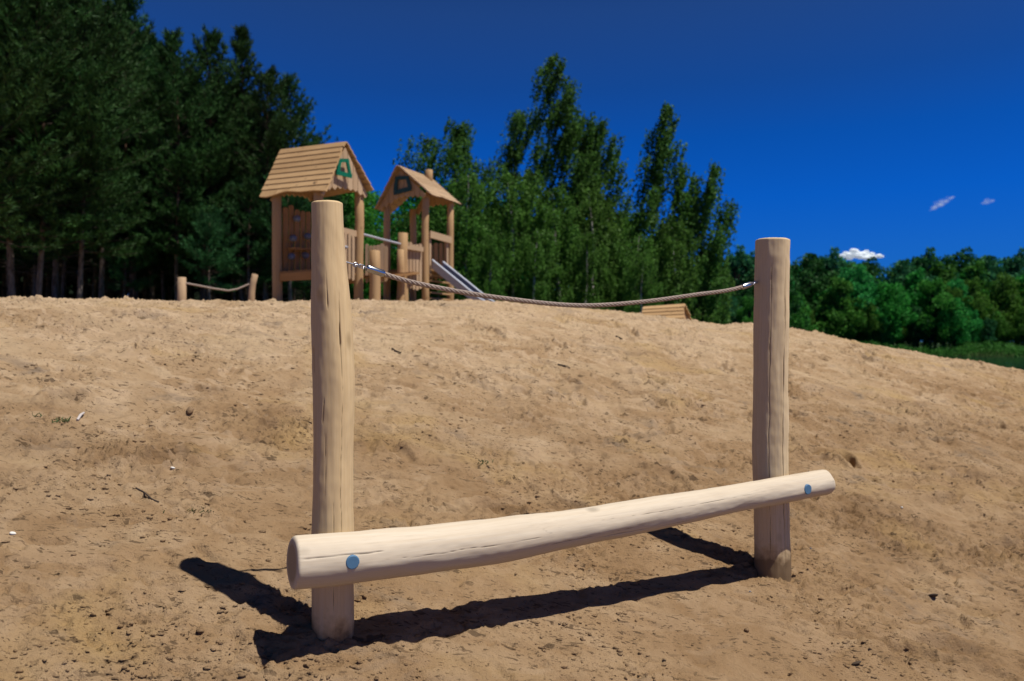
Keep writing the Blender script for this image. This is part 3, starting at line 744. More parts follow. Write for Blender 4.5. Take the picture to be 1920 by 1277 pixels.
mb = MB(); a, b = P(761, 560, 16.5), P(792, 560, 16.8); a[2] = b[2] = 0; pickets(mb, a, b, 5, pz(541, 16.6), pz(456, 16.6), .072, .03, .025); mb.build('picket_panel', PWOOD, br, Ob)
mb = MB(); mb.bar(P(759, 462, 16.4), P(793, 468, 16.75), .045, .10); mb.build('guard_rail', PWOOD, br, Ob)
mb = MB(); mb.tube([P(680, 439.5, 13.7), P(716, 449, 15), P(754, 458.5, 16.35)], .024, 10, True); mb.build('handrail', DULLSTEEL, br, Ob)
mb = MB(); mb.tube([P(640, 461, 13.0), P(668, 468, 13.6)], .022, 10, True); mb.build('handrail', DULLSTEEL, br, Ob)

# low play hut beyond the crest
hz = gz(2.6, 14.2)
Oh = V(2.6, 14.2, hz)
hut = thing('play_hut', Oh, 'low wooden play hut, only its plank roof showing over the sand crest', 'play hut')
Ra, Rb = P(1207, 576.5, 14.3), P(1284, 571, 13.9)
Ea, Eb = P(1199, 608, 13.9), P(1283, 606, 13.5); Fb = Rb + (Rb - Eb) * V(1, 1, -1) ; Fa = Ra + (Ra - Ea) * V(1, 1, -1)
Fb = P(1300, 603, 14.1); Fb[2] = Eb[2]; Fa = Fb + (Ea - Eb)
slope_boards(Ea, Eb, Rb, Ra, 5, .02).build('roof_slope', TWOOD, hut, Oh)
slope_boards(Fb, Fa, Ra, Rb, 5, .02).build('roof_slope', TWOOD, hut, Oh)
dd = nrm((Eb - Ea) * V(1, 1, 0)); 
for e0, f0, r0, s in ((Eb, Fb, Rb, 1), (Ea, Fa, Ra, -1)):
    k = -dd * .05 * s; m0 = e0 + (f0 - e0) * .08 + k; m1 = f0 + (e0 - f0) * .08 + k
    mb = MB(); mb.poly([V(m0[0], m0[1], hz - .2), V(m1[0], m1[1], hz - .2), V(m1[0], m1[1], e0[2] + .02), r0 + k - V(0, 0, .03), V(m0[0], m0[1], e0[2] + .02)], .03, dd * s); mb.build('gable_wall', TWOOD, hut, Oh)
a = Ea + (Fa - Ea) * .1 + dd * .06; b = Eb + (Fb - Eb) * .1 - dd * .06
mb = MB(); pickets(mb, V(a[0], a[1], 0), V(b[0], b[1], 0), 7, hz - .2, Ea[2] + .02, .105, .03, .0); mb.build('side_wall', TWOOD, hut, Oh)

# second rope rail on the left
O3 = V(*P(341, 562, 15)[:2], gz(*P(341, 562, 15)[:2]))
r2 = thing('rope_rail', O3, 'low rope rail between a straight and a bent short log post, by the pines', 'rope rail')
a = P(341, 520, 15); b = P(475, 514, 15.6)
MB().tube([V(a[0], a[1], 1.4), V(a[0], a[1], 1.9), a], [.082, .08, .078], 18, True, .01).build('post', PWOOD, r2, O3)
MB().tube([V(b[0] - .05, b[1], 1.4), P(472, 548, 15.6), P(474, 532, 15.6), P(478.5, 514, 15.6)], [.07, .062, .06, .06], 18, True, .01).build('post', PWOOD, r2, O3)
pa_, pb_ = P(348, 531, 15), P(469, 532, 15.6)
rpts = [P(x, y, 15 + .6 * (x - 348) / 121) for x, y in ((348, 531), (375, 536), (400, 541), (428, 545), (445, 542), (469, 532))]
MB().tube(rpts, .017, 8, True).build('rope', ROPE, r2, O3)

# ------------------------------------------------------------------ small things on the sand
def stone(name, px_, py_, r, mat, label, cat, seed, sq=.6, group=None):
    p = ground_at(px_, py_); q = np.random.RandomState(seed)
    v = IV * (1 + .13 * q.randn(12, 1)) * r * np.array([1.2, .9, sq])
    me = mesh_np(name, v, IF, mat, True); o = link(name, me, None, tuple(p + V(0, 0, r * .3)))
    ss = o.modifiers.new('s', 'SUBSURF'); ss.levels = ss.render_levels = 2
    o.rotation_euler = (q.rand() * .4, q.rand() * .4, q.rand() * 6); return tag(o, label, cat, group)
stone('pebble', 1691, 954, .011, PEBBLE, 'small white pebble on the sand to the right of the right post', 'pebble', 1)
stone('pebble', 324, 882, .013, PEBBLE, 'white pebble on the sand slope left of the left post', 'pebble', 2)
stone('pebble', 24, 1003, .014, PEBBLE, 'whitish pebble lying at the left edge of the photo', 'pebble', 3)
stone('pebble', 1520, 1031, .009, plain('grey_stone', (.26, .25, .26), .7), 'small grey stone just right of the foot of the right post', 'pebble', 4)
stone('pebble', 1406, 1111, .006, plain('bluish_stone', (.30, .33, .42), .6), 'tiny bluish stone on the sand below the foot of the right post', 'pebble', 5)
stone('clod', 356, 776, .035, CLOD, 'round lump of earth on the slope left of the left post', 'clod', 6, .8)
stone('clod', 1400, 1184, .016, CLOD, 'dark crumbly lump of sand below the shadow of the beam', 'clod', 7, .8)
stone('clod', 1750, 1120, .030, plain('dark_earth', (.07, .05, .035), .95), 'dark patch of clotted earth on the right foreground sand', 'clod', 8, .35)
stone('clod', 1605, 1247, .024, plain('dark_earth_2', (.08, .055, .035), .95), 'dark clod near the bottom right of the photo', 'clod', 9, .35)
a, b = ground_at(145, 792), ground_at(157, 780)
MB().tube([a + V(0, 0, .006), (a + b) / 2 + V(0, 0, .02), b + V(0, 0, .018)], [.007, .008, .006], 8, True).build('twig', TWIGM, None, a).name = 'twig'
tag(bpy.data.objects['twig'], 'short whitish stick lying on the sand far left', 'twig')
def twig_path(pxs, r, label, mat=DARKBIT):
    pts = [ground_at(x, y) + V(0, 0, r * .8) for x, y in pxs]
    o = MB().tube(pts, r, 6, True).build('root', mat, None, pts[0]); return tag(o, label, 'root')
twig_path([(255, 918), (270, 926), (285, 938), (298, 944)], .004, 'thin dark root on the sand left of the left post')
twig_path([(735, 655), (742, 660), (752, 664)], .006, 'thin dark twig high on the slope right of the left post')
twig_path([(1155, 632), (1166, 637)], .010, 'short dark twig near the crest in the middle of the slope')
twig_path([(1046, 685), (1060, 688), (1068, 692)], .008, 'dark twig in the middle of the sand slope between the posts')
def tuft(px_, py_, n, h, label, seed, spread=.05):
    p = ground_at(px_, py_); q = np.random.RandomState(seed); vs = []; fs = []
    for k in range(n):
        b0 = np.array([q.normal(0, spread), q.normal(0, spread), -.01]); d = nrm([q.normal(0, .8), q.normal(0, .8), .8]); s_ = nrm(np.cross(d, q.randn(3))) * .0028; L = h * q.uniform(.4, 1)
        i = len(vs); vs += [b0 - s_, b0 + s_, b0 + d * L * .6 + s_ * .7, b0 + d * L * .6 - s_ * .7]; fs.append([i, i + 1, i + 2, i + 3])
    return tag(link('grass_tuft', mesh_np('grass_tuft', vs, fs, GRASSM), None, tuple(p)), label, 'grass tuft')
tuft(372, 955, 60, .045, 'sparse grey green grass tuft left of the left post, above its shadow', 1, .045)
tuft(116, 789, 36, .06, 'small green grass tuft beside the whitish stick', 2, .02)
tuft(66, 779, 26, .05, 'small faint grass tuft at the far left of the slope', 3, .03)
tuft(908, 866, 30, .05, 'wispy grass tuft on the slope above the beam', 4, .03)

# ------------------------------------------------------------------ trees
def cards(c, size, rng, aspect=.6, droop=None):
    n = len(c); a = rng.randn(n, 3)
    if droop is not None: a = a * droop[0] + np.array(droop[1])
    a /= np.linalg.norm(a, axis=1)[:, None]
    b = np.cross(a, rng.randn(n, 3)); b /= np.linalg.norm(b, axis=1)[:, None]
    s = (size * rng.uniform(.6, 1.3, n))[:, None]
    v = np.stack([c - a * s * .5, c + b * s * .5 * aspect + a * s * .05, c + a * s * .5, c - b * s * .5 * aspect + a * s * .05], 1).reshape(-1, 3)
    return v, np.arange(n * 4).reshape(n, 4)
def trunk_mesh(name, pts, rad, mat, branches=()):
    mb = MB(); mb.tube(pts, rad, 9, True); n0 = len(mb.f)
    for bp, br_ in branches: mb.tube(bp, br_, 5, False)
    me = bpy.data.meshes.new(name); me.from_pydata([tuple(p) for p in mb.v], [], mb.f)
    me.polygons.foreach_set('use_smooth', mb.sm); me.materials.append(mat); me.materials.append(DBARK)
    me.polygons.foreach_set('material_index', [0] * n0 + [1] * (len(mb.f) - n0)); return me

def pine_mesh(seed, h, zb, w, mat, spruce=False):
    q = np.random.RandomState(seed)
    lean = q.normal(0, .02, 2); ax = lambda z: V(lean[0] * z + .12 * math.sin(z * .5 + seed), lean[1] * z + .12 * math.cos(z * .4 + seed), z)
    tr = [ax(z) for z in np.linspace(-.6, h, 10)]; rd = np.linspace(.112, .016, 10)
    tufts = []; dirs = []; brs = []
    z = zb
    while z < h - .15:
        f = (z - zb) / (h - zb)
        prof = (1 - f) ** (.75 if not spruce else .95) * min(1, .55 + 1.4 * f)
        for k in range(q.randint(4, 7)):
            az = q.rand() * 6.283; L = w * prof * q.uniform(.55, 1.15) + .18
            el = R(-12 + 62 * f ** .9 + q.normal(0, 9)); d = V(math.cos(az) * math.cos(el), math.sin(az) * math.cos(el), math.sin(el))
            b0 = ax(z + q.uniform(-.15, .15)); n = max(3, int(L / .21)); path = []
            for i in range(n + 1):
                t = i / n; path.append(b0 + d * L * t + V(0, 0, .30 * L * t * t))
            brs.append(([path[0], path[n // 2], path[-1]], [.028 * (1 - f * .7) + .006, .016, .006]))
            side = nrm(np.cross(d, V(0, 0, 1)))
            for i in range(n + 1):
                t = i / n
                if t < .30: continue
                fw = nrm(d + V(0, 0, .5 * t))
                tufts.append(path[i] + q.normal(0, .04, 3)); dirs.append(fw)
                sl_ = .14 + .30 * (1 - abs(t - .6)) * L / 2
                for sg in (-1, 1):
                    if q.rand() < .85:
                        dd_ = nrm(fw * .8 + side * sg * .8 + V(0, 0, .35))
                        tufts.append(path[i] + dd_ * sl_ * q.uniform(.5, 1.1)); dirs.append(dd_)
        z += q.uniform(.24, .38)
    for i in range(6): tufts.append(ax(h - .08 * i)); dirs.append(V(0, 0, 1))
    tufts = np.array(tufts); dirs = np.array(dirs); nb = 13; n = len(tufts)
    T = np.repeat(tufts, nb, 0) + q.normal(0, .035, (n * nb, 3)); Dv = np.repeat(dirs, nb, 0) + q.normal(0, .55, (n * nb, 3)); Dv[:, 2] += .25
    Dv /= np.linalg.norm(Dv, axis=1)[:, None]; S_ = np.cross(Dv, q.randn(n * nb, 3)); S_ /= np.linalg.norm(S_, axis=1)[:, None]
    L = q.uniform(.14, .30, (n * nb, 1)); wd = .020
    v = np.stack([T - S_ * wd, T + S_ * wd, T + Dv * L], 1).reshape(-1, 3)
    # dead lower whorls
    for k in range(14):
        zz = zb * q.uniform(.35, 1.0); az = q.rand() * 6.28; L_ = q.uniform(.4, 1.3); d = V(math.cos(az), math.sin(az), q.uniform(-.3, .15))
        brs.append(([ax(zz), ax(zz) + d * L_ * .5, ax(zz) + d * L_ + V(0, 0, -.1)], [.015, .01, .004]))
    return trunk_mesh('trunk', tr, rd, PBARK, brs), mesh_np('crown', v, np.arange(len(v)).reshape(-1, 3), mat)

def broad_mesh(seed, h, w, leaf, n, mat, bark=DBARK, base=.12, tall=1.0):
    q = np.random.RandomState(seed); nl = q.randint(34, 44); C_ = []; Rl = []
    sx = 1 + q.normal(0, .15); off = q.normal(0, .10, 2) * w
    for k in range(nl):
        f = (k + .5) / nl; z = h * (base + .04 + (.84 - base * .5) * f); pr = math.sin(math.pi * (.22 + .70 * f ** 1.1)) ** .8
        az = k * 2.4 + q.rand(); rr = w * .5 * pr * q.uniform(.30, 1.0) * (1 + .25 * math.sin(az * 2 + seed))
        C_.append((math.cos(az) * rr * sx + off[0] * f, math.sin(az) * rr + off[1] * f, z + q.normal(0, .03) * h)); Rl.append(w * q.uniform(.07, .20) * (.5 + .6 * pr))
    for k in range(3):
        C_.append((q.normal(0, .05) * w + off[0], q.normal(0, .05) * w + off[1], h * q.uniform(.86, .95))); Rl.append(w * q.uniform(.05, .09))
    C_ = np.array(C_); Rl = np.array(Rl); pk = q.choice(len(C_), n, p=Rl ** 1.7 / np.sum(Rl ** 1.7))
    d = q.randn(n, 3); d /= np.linalg.norm(d, axis=1)[:, None]
    rad = Rl[pk][:, None] * (1 - .5 * q.rand(n, 1) ** 2.2)
    # twig clumps: pull leaves to sub-centres so that gaps open
    sub = np.floor(d * 2.6 + q.rand(len(C_), 3)[pk] * 3); hsh = np.abs(np.sin(sub @ np.array([12.9, 78.2, 37.7]) + pk * 3.1)) 
    rad = rad * (.72 + .5 * hsh[:, None]); c = C_[pk] + d * rad * np.array([1, 1, .85 * tall])
    keep = (hsh > .12) & (c[:, 2] > .25)
    v, f = cards(c[keep], leaf, q, .75)
    tr = [V(.1 * math.sin(i), .1 * math.cos(i * 1.3), z) for i, z in enumerate(np.linspace(-.6, h * .8, 7))]; r0 = h * .018
    brs = [([V(0, 0, C_[k][2] * .6), np.array(C_[k]) * V(.5, .5, .85), C_[k]], [r0 * .4, r0 * .25, r0 * .1]) for k in range(len(C_))]
    return trunk_mesh('trunk', tr, np.linspace(r0, r0 * .25, 7), bark, brs), mesh_np('crown', v, f, mat)

def birch_mesh(seed, h, w, zb, bend, mat, leaf=.125, dens=1.0, prof=None, wind=-.25, hang=1.4):
    q = np.random.RandomState(seed)
    ax = lambda z: V(bend(z / h) + .10 * math.sin(z * .8 + seed), .15 * math.sin(z * .45 + seed * 2), z)
    tr = [ax(z) for z in np.linspace(-.6, h * .99, 16)]; rd = np.concatenate([np.linspace(.14, .018, 16)])
    L = []; brs = []; nb = int(54 * dens * (h / 12))
    pr = prof or (lambda f: math.sin(math.pi * (.16 + .66 * f)) ** .6)
    for k in range(nb):
        f = ((k + q.rand()) / nb) ** .92; z = zb + (h - zb) * f; az = k * 2.399 + q.normal(0, .4)
        ln = max(.3, w * .5 * pr(f) * q.uniform(.55, 1.2)); el = R(q.uniform(25, 60)) * (1 if f < .9 else 1.3)
        d = V(math.cos(az) * math.cos(el), math.sin(az) * math.cos(el), math.sin(el)); b0 = ax(max(0, z - ln * .35))
        n = 7; path = [b0 + d * ln * 1.25 * (i / n) + V(wind * .9 * (i / n) ** 2 * ln * .5, 0, -.55 * ln * (i / n) ** 2.2) for i in range(n + 1)]
        brs.append((path[::2] + [path[-1]], [.030 * (1 - f * .7), .02 * (1 - f * .6), .012, .006, .005][:len(path[::2]) + 1]))
        for s_ in range(int(8 + ln * 8)):
            t = q.uniform(.35, 1.03); i = min(n - 1, int(t * n)); p = path[i] + (path[i + 1] - path[i]) * (t * n - i) + q.normal(0, .06 + .055 * ln, 3)
            hl = hang * q.uniform(.2, 1.0) * (.5 + .5 * min(1, ln / 1.5)); m_ = max(3, int(hl / .055)); dx = wind * q.uniform(.4, 1.5); dy = q.normal(0, .15)
            tt = np.linspace(0, 1, m_)[:, None]
            L.append(p + tt * np.array([dx * hl * .7, dy * hl, -hl]) + np.array([dx * .3, 0, 0]) * tt ** 2 + q.normal(0, .055, (m_, 3)))
    L = np.concatenate(L)
    v, f = cards(L, leaf, q, .72, (.8, (wind * .5, 0, -.9)))
    return trunk_mesh('trunk', tr, rd, BBARK, brs), mesh_np('crown', v, f, mat)

def place(name, meshes, loc, rz, sc, label, cat='tree', group=None, szz=None, mats=None):
    o = thing(name, loc, label, cat, group); o.rotation_euler.z = rz; o.scale = (sc, sc, szz or sc)
    link('trunk', meshes[0], o); c = link('crown', meshes[1], o)
    if mats: c.material_slots[0].link = 'OBJECT'; c.material_slots[0].material = mats
    return o
def at(px_, Y): 
    x = (px_ - 960) / FPX * Y; return V(x, Y, gz(x, Y) - .05)
def top_scale(px_, py_, Y, h):      # scale so that the crown top reaches py_
    g0 = at(px_, Y)[2]; return (pz(py_, Y) - g0) / h

pines = [pine_mesh(21, 13.0, 2.7, 3.5, PINEL), pine_mesh(22, 13.0, 3.4, 3.3, PINEL), pine_mesh(23, 13.0, 2.5, 3.6, PINEL), pine_mesh(24, 13.0, 2.8, 2.7, PINEL, True)]
young = [pine_mesh(31, 6.0, 1.9, 2.3, PINEB), pine_mesh(32, 6.0, 1.7, 2.4, PINEB)]
front = [  # px, py of top, depth, mesh, label
    (30, -190, 25, 1, 'very tall dark pine at the far left edge of the wood'),
    (-10, -160, 23.5, 2, 'huge dark pine cut off by the left edge of the photo'),
    (75, -110, 25, 0, 'broad dark pine with full boughs right of the one at the left edge'),
    (150, -30, 26, 2, 'thick dark pine with boughs hanging low near the left of the wood'),
    (110, -130, 28, 2, 'tall dense pine half hidden behind the thick bough-laden ones at far left'),
    (185, -55, 29, 0, 'dense dark pine just left of the open-crowned one, its top cropped'),
    (250, -40, 31, 3, 'open-crowned pine whose top leaves the frame against the sky'),
    (338, 78, 30, 1, 'full pine with a double pointed top left of the slender tipped one'),
    (388, 72, 31, 2, 'broad pine with a blunt top just left of the slender tipped one'),
    (452, 58, 32, 3, 'slender pointed conifer with a bare thin leader above the wood edge'),
    (500, 142, 31, 0, 'pine behind the left tower roof with a ragged sloping crown'),
    (548, 158, 34, 1, 'rightmost tall pine of the wood, its branches reaching over the left tower roof'),
    (585, 262, 36, 2, 'smaller pine at the right end of the wood behind the left tower'),
]
for i, (px_, py_, Y, k, lab) in enumerate(front):
    place('pine_tree', pines[k], at(px_, Y), i * 1.7, top_scale(px_, py_, Y, 13.0), lab, group='pines of the wood on the left')
rq = np.random.RandomState(77); n_ = 0
for row, (Y, x0, x1, stp, lim) in enumerate(((34, -260, 560, 62, 0), (38, -300, 600, 55, 40), (43, -340, 600, 52, 60), (49, -360, 610, 48, 80), (56, -380, 620, 46, 90))):
    px_ = x0
    while px_ < x1:
        top = np.interp(px_, [-300, 100, 250, 340, 450, 520, 600], [-120, -60, 30, 120, 150, 210, 300]) + rq.uniform(0, 70) + row * 6
        Yj = Y + rq.uniform(-1.8, 1.8)
        place('pine_tree', pines[rq.randint(0, 4)], at(px_, Yj), rq.rand() * 6, top_scale(px_, top, Yj, 13.0), 'dark pine standing inside the wood on the left behind its front row', group='pines inside the wood on the left')
        px_ += stp * rq.uniform(.75, 1.25)
for px_, py_, Y, k, lab in ((392, 400, 29, 1, 'bushy young pine behind the low rope rail'), (470, 355, 30, 0, 'young bluish green pine just left of the left tower'), (540, 340, 30, 1, 'young pine behind the climbing panel of the left tower'), (235, 410, 30, 0, 'young dark pine in the shade of the wood')):
    g0 = at(px_, Y); s_ = top_scale(px_, py_, Y, 6.0)
    place('young_pine', young[k], g0, px_ * .3, s_, lab, group='young pines along the wood edge')
# dense wood far behind
q = np.random.RandomState(5); n = 26000
c = np.stack([q.uniform(-75, -17, n), q.uniform(62, 74, n), 0 * q.rand(n)], 1); c[:, 2] = 1 + 19 * q.rand(n) ** 1.1 * np.clip((-c[:, 0] - 10) / 25, .35, 1)
v, f = cards(c, 1.1, q, .8)
tag(link('dense_wood', mesh_np('dense_wood', v, f, leaf_mat('deep_wood', (.006, .014, .006), (.012, .03, .012), .1))), 'dark mass of wood far behind the pine trunks', 'wood', kind='stuff')

# birches in the middle
bl = [
    # px base, py top, Y, w, zb, bend(m at top), seed, label
    (848, 232, 50, 7.6, 2.0, .4, 41, 'left birch of the middle clump, above the roof of the chimney tower', 1.0),
    (978, 212, 52, 5.4, 1.5, .3, 42, 'narrow pointed birch between the left birch and the tallest one', 1.0),
    (1113, 106, 46, 6.6, 1.4, -2.3, 43, 'tallest birch of the clump, its top leaning left on a white trunk', 1.25),
    (1128, 232, 47, 4.4, 1.2, -.2, 44, 'birch leaning against the right side of the tallest birch', 1.15),
    (1236, 192, 44, 5.0, 1.2, .6, 45, 'drooping birch at the right of the clump with a thin curved top', .85),
    (1310, 310, 43, 4.2, 1.0, .7, 46, 'weeping birch with long hanging strands at the right end of the clump', .8),
]
for (px_, py_, Y, w, zb, bn_, sd, lab, dn) in bl:
    g0 = at(px_, Y); h = pz(py_, Y) - g0[2]
    pf = None
    if sd == 43: pf = lambda f: (.95 - .15 * f) if f < .45 else max(.26, .88 - 1.15 * (f - .45))
    if sd == 45: pf = lambda f: .95 if f < .5 else max(.30, .95 - 1.5 * (f - .5))
    ms = birch_mesh(sd, h, w, zb, (lambda t, b=bn_: b * t ** 1.6), BIRCHL, .165, dn, pf, -.3, 1.6 if sd < 45 else 2.5)
    place('birch_tree', ms, g0, 0, 1, lab, group='birches behind the mound')
near_b = [birch_mesh(51, 8.0, 4.6, .6, lambda t: .3 * t, BIRCHY, .15, 1.25, None, -.12, 1.1), birch_mesh(52, 8.0, 4.2, .5, lambda t: -.6 * t, BIRCHY, .15, 1.5, None, -.15, 1.2)]
for px_, py_, Y, k, lab in ((885, 322, 38, 1, 'light green young birch with a thin white stem right of the slide tower'), (965, 322, 40, 0, 'light green birch in front of the narrow pointed birch'), (1050, 356, 41, 1, 'rounded young birch in front of the tallest birch'), (1188, 440, 40, 0, 'young birch filling the gap before the drooping birch'), (825, 400, 40, 0, 'low birch growth behind the slide'), (1115, 350, 43, 0, 'dense young birch behind the rope, right of the white trunk'), (1270, 420, 40, 1, 'low birch behind the play hut roof'), (1000, 430, 37, 0, 'low bushy birch at the foot of the clump'), (915, 440, 36, 1, 'low bushy birch beside the end of the slide'), (1335, 470, 45, 0, 'low yellowish birch growth at the right foot of the clump'), (1090, 440, 38, 1, 'low bushy birch below the tallest birch'), (1200, 470, 37, 0, 'low bush of birch left of the play hut roof')):
    g0 = at(px_, Y); s_ = top_scale(px_, py_, Y, 8.0)
    place('young_birch', near_b[k], g0, px_, max(s_, .35) , lab, group='young birches at the foot of the clump')

# bright deciduous trees behind the towers
dec = [broad_mesh(61, 10, 8, .24, 16000, FARL), broad_mesh(62, 10, 7, .24, 15000, FARL)]
for px_, py_, Y, k, lab in ((640, 352, 58, 0, 'bright green leafy tree seen through the left tower'), (700, 372, 60, 1, 'bright green leafy tree between the two play towers'), (760, 362, 62, 0, 'bright green leafy tree seen under the roof of the chimney tower'), (590, 330, 62, 1, 'green leafy tree at the back right of the pine wood'), (820, 420, 60, 1, 'green leafy tree seen past the slide tower'), (670, 440, 48, 1, 'low green bush behind the plank bridge'), (740, 450, 50, 0, 'low green bush between the bridge and the chimney tower'), (900, 380, 64, 0, 'dark leafy tree behind the birches left of centre'), (1000, 400, 66, 1, 'dark leafy tree behind the birch clump in the centre'), (1100, 400, 66, 0, 'dark leafy tree behind the tallest birch'), (1200, 440, 66, 1, 'dark leafy tree behind the drooping birch')):
    g0 = at(px_, Y); place('leafy_tree', dec[k], g0, px_, max(.4, top_scale(px_, py_, Y, 10)), lab, group='leafy trees behind the play towers')

# far shore wood
far = [broad_mesh(71, 14, 9, .42, 9000, FARL), broad_mesh(72, 14, 8, .42, 9000, FARL), broad_mesh(73, 14, 10, .42, 9500, FARD), broad_mesh(74, 14, 6.0, .40, 7500, FARD, tall=1.2)]
named = [(1382, 464, 128, 3, 'narrow dark tree rising above the far wood left of the right post'), (1404, 470, 130, 3, 'second narrow dark tree close to the right post'),
         (1515, 472, 150, 2, 'dark round topped tree just right of the right post on the far shore'), (1556, 468, 152, 3, 'pointed dark tree under the left end of the white cloud'),
         (1625, 483, 160, 3, 'small dark tree top under the white cloud'), (1690, 485, 150, 2, 'pale grey green tree in the dip of the far wood'),
         (1733, 468, 158, 3, 'dark tree standing highest in the right half of the far wood'), (1803, 465, 158, 3, 'dark pointed tree above the right part of the far wood'), (1850, 476, 155, 2, 'broad dark tree near the right edge above the far wood'), (1905, 468, 156, 3, 'dark tree top at the right edge of the photo'),
         (1610, 498, 140, 0, 'light green tree with rounded lobes below the white cloud'), (1580, 520, 136, 1, 'bright green tree at the far bank below the white cloud'),
         (1660, 530, 137, 0, 'bright green tree at the bank left of the dark gap'), (1745, 522, 138, 1, 'bright green tree leaning out over the far bank'), (1790, 560, 136, 0, 'low bright green tree above the reeds')]
for i, (px_, py_, Y, k, lab) in enumerate(named):
    place('shore_tree', far[k], at(px_, Y), i * 2.1, top_scale(px_, py_, Y, 14), lab, group='trees of the far shore')
fq = np.random.RandomState(12)
for row, (Y, x0, x1, stp, lo, hi) in enumerate(((138, 1330, 2150, 34, 545, 600), (146, 1330, 2200, 34, 500, 545), (156, 1330, 2250, 36, 484, 515), (168, 1330, 2250, 40, 482, 505), (115, 1330, 1500, 30, 500, 560), (90, 1310, 1440, 30, 540, 575))):
    px_ = x0
    while px_ < x1:
        py_ = fq.uniform(lo, hi); Yj = Y + fq.uniform(-2, 2)
        if 1615 < px_ < 1690 and py_ < 512: py_ = 512 + fq.uniform(0, 14)
        place('shore_tree', far[fq.choice([0, 1, 2, 3], p=[.36, .30, .22, .12])], at(px_, Yj), fq.rand() * 6, top_scale(px_, py_, Yj, 14) * .85, 'leafy tree massed in the far shore wood, left and right of the right post', group='massed trees of the far shore wood', szz=top_scale(px_, py_, Yj, 14) * fq.uniform(.95, 1.08))
        px_ += stp * fq.uniform(.75, 1.3)
# reeds along the far bank
q = np.random.RandomState(9); n = 34000
x = q.uniform(30, 112, n); y = 131 + q.rand(n) * 7 + 1.2 * np.sin(x * .5)
hmax = 1.1 + 1.3 * np.clip(perlin(x * .11, y * .2) + .45, 0, 1.2) + .5 * perlin(x * .6, y * .5 + 9) + (y - 131) * .12
c = np.stack([x, y, -1.65 + hmax * q.rand(n) ** .7], 1)
v, f = cards(c, .34, q, .5)
tag(link('reeds', mesh_np('reeds', v, f, REEDM)), 'strip of bright green reeds and low scrub along the far bank of the lake', 'reeds', kind='stuff')

# ------------------------------------------------------------------ clouds
m, nt = new_mat('cloud_vapour')
g = nd(nt, 'ShaderNodeNewGeometry'); at_ = nd(nt, 'ShaderNodeAttribute', attribute_name='veil')
cn = noise(nt, scaled(nt, g.outputs['Position'], (.030, .030, .055)), 1, 6, .65, .4)
al = math_n(nt, 'MULTIPLY', at_.outputs['Fac'], ramp(nt, [(.26, 0.), (.50, 1.)], cn).outputs[0], True)
df = nd(nt, 'ShaderNodeBsdfDiffuse'); df.inputs['Color'].default_value = (.90, .96, .98, 1)
tl = nd(nt, 'ShaderNodeBsdfTranslucent'); tl.inputs['Color'].default_value = (.90, .96, .98, 1)
mm = nd(nt, 'ShaderNodeMixShader'); mm.inputs[0].default_value = .25
nt.links.new(df.outputs[0], mm.inputs[1]); nt.links.new(tl.outputs[0], mm.inputs[2])
tp = nd(nt, 'ShaderNodeBsdfTransparent'); mx = nd(nt, 'ShaderNodeMixShader')
nt.links.new(al, mx.inputs[0]); nt.links.new(tp.outputs[0], mx.inputs[1]); em = nd(nt, 'ShaderNodeEmission', Strength=.22); em.inputs['Color'].default_value = (.95, .98, 1, 1)   # added glow standing in for light scattered inside the cloud
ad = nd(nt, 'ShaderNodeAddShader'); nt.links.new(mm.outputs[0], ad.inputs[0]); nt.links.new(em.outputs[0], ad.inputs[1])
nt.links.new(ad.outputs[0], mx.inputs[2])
o_ = nd(nt, 'ShaderNodeOutputMaterial'); nt.links.new(mx.outputs[0], o_.inputs['Surface'])
CLOUDM = m
def subdiv_ico():
    import bmesh
    bm = bmesh.new(); bmesh.ops.create_icosphere(bm, subdivisions=2, radius=1.0)
    vs = np.array([v.co[:] for v in bm.verts]); fs = np.array([[v.index for v in f.verts] for f in bm.faces]); bm.free(); return vs, fs
PV, PF = subdiv_ico()
def cloud(px_, py_, Y, wx, hz_, tilt, veil, n, seed, label):
    q = np.random.RandomState(seed); s_ = Y / FPX; vs = []; fs = []
    for k in range(n):
        u = q.uniform(-1, 1); top = (1 - abs(u) ** 2.2) * (.55 + .45 * math.sin(u * 7 + seed) ** 2)
        w = q.rand() * top - .25 * (1 - u * u); r = q.uniform(.16, .42) * (1 - .55 * abs(u))
        x, z = u * wx * s_, w * hz_ * s_
        c, s2 = math.cos(tilt), math.sin(tilt)
        p = PV * np.array([r * 1.7, r * .9, r * .8]) * hz_ * s_ * (1 + .05 * q.randn(len(PV), 1))
        vs.append(p + np.array([x * c - z * s2, q.normal(0, .12) * hz_ * s_, x * s2 + z * c])); fs.append(PF + k * len(PV))
    vs = np.concatenate(vs); vl = np.repeat(q.uniform(.5, 1.0, n) * veil, len(PV))
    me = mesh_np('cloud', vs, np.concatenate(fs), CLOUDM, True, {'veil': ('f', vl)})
    return tag(link('cloud', me, None, tuple(P(px_, py_, Y))), label, 'cloud', 'small clouds')
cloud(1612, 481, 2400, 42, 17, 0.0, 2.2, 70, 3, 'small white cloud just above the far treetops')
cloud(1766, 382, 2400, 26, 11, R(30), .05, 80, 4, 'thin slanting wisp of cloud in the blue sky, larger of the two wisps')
cloud(1853, 379, 2400, 12, 10, R(15), .028, 60, 5, 'faint small wisp of cloud right of the slanting wisp')

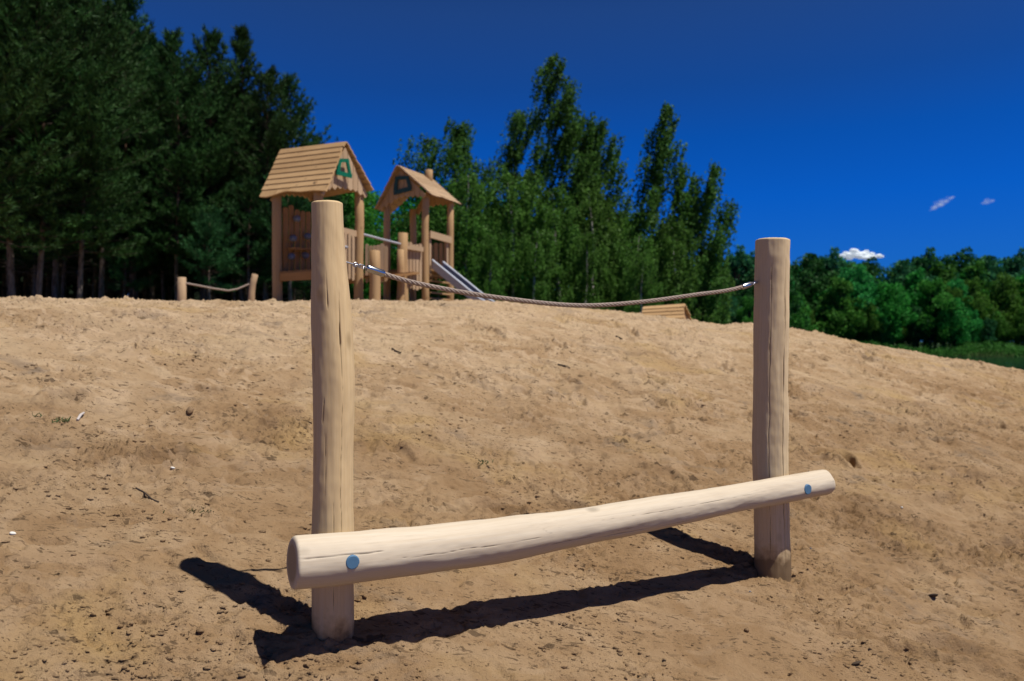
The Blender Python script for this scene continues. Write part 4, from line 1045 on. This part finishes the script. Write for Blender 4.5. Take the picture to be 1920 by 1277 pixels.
# ------------------------------------------------------------------ sky, sun, camera
SUN_AZ, SUN_EL = 66.0, 65.0
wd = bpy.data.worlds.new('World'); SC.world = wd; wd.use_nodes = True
nt = wd.node_tree; nt.nodes.clear()
sky = nd(nt, 'ShaderNodeTexSky', sky_type='NISHITA'); sky.sun_disc = False
sky.sun_elevation = R(SUN_EL); sky.sun_rotation = R(180 - SUN_AZ); sky.altitude = 0; sky.air_density = 1.0; sky.dust_density = 0.3; sky.ozone_density = 3.0
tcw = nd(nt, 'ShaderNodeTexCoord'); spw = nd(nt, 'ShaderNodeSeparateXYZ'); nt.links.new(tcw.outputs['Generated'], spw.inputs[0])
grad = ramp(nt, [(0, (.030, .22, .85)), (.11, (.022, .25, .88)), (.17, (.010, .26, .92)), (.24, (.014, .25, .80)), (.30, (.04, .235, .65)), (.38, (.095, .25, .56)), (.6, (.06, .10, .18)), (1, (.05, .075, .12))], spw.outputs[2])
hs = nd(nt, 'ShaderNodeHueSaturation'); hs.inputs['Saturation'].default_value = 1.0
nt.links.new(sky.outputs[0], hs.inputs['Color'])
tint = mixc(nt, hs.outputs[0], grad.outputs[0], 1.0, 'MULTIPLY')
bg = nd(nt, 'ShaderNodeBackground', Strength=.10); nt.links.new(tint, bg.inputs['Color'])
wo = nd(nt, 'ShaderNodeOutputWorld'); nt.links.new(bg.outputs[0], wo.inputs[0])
sd = bpy.data.lights.new('sun', 'SUN'); sd.energy = 5.0; sd.angle = R(.53); sd.color = (1.0, .95, .87)
so_ = bpy.data.objects.new('sun', sd); COL.objects.link(so_)
dv = Vector((math.sin(R(SUN_AZ)) * math.cos(R(SUN_EL)), -math.cos(R(SUN_AZ)) * math.cos(R(SUN_EL)), math.sin(R(SUN_EL))))
so_.rotation_euler = dv.to_track_quat('Z', 'Y').to_euler(); so_.location = (5, -5, 12)

cd = bpy.data.cameras.new('camera'); cam = bpy.data.objects.new('camera', cd); COL.objects.link(cam)
cd.lens = 28; cd.sensor_width = 36; cd.clip_start = .05; cd.clip_end = 6000
cam.location = (0, 0, CAMZ); cam.rotation_euler = (R(90), 0, 0)
cd.dof.use_dof = True; cd.dof.focus_distance = 3.3; cd.dof.aperture_fstop = 2.6
SC.camera = cam
SC.render.resolution_x = 1024; SC.render.resolution_y = 681
SC.view_settings.view_transform = 'Standard'; SC.view_settings.look = 'None'; SC.view_settings.exposure = 0; SC.view_settings.gamma = 1
SC.render.engine = 'CYCLES'
cy = SC.cycles; cy.use_denoising = True; cy.max_bounces = 6; cy.diffuse_bounces = 2; cy.glossy_bounces = 3; cy.transparent_max_bounces = 40; cy.volume_bounces = 1
cy.volume_max_steps = 64; cy.caustics_reflective = False; cy.caustics_refractive = False; cy.sample_clamp_indirect = .11
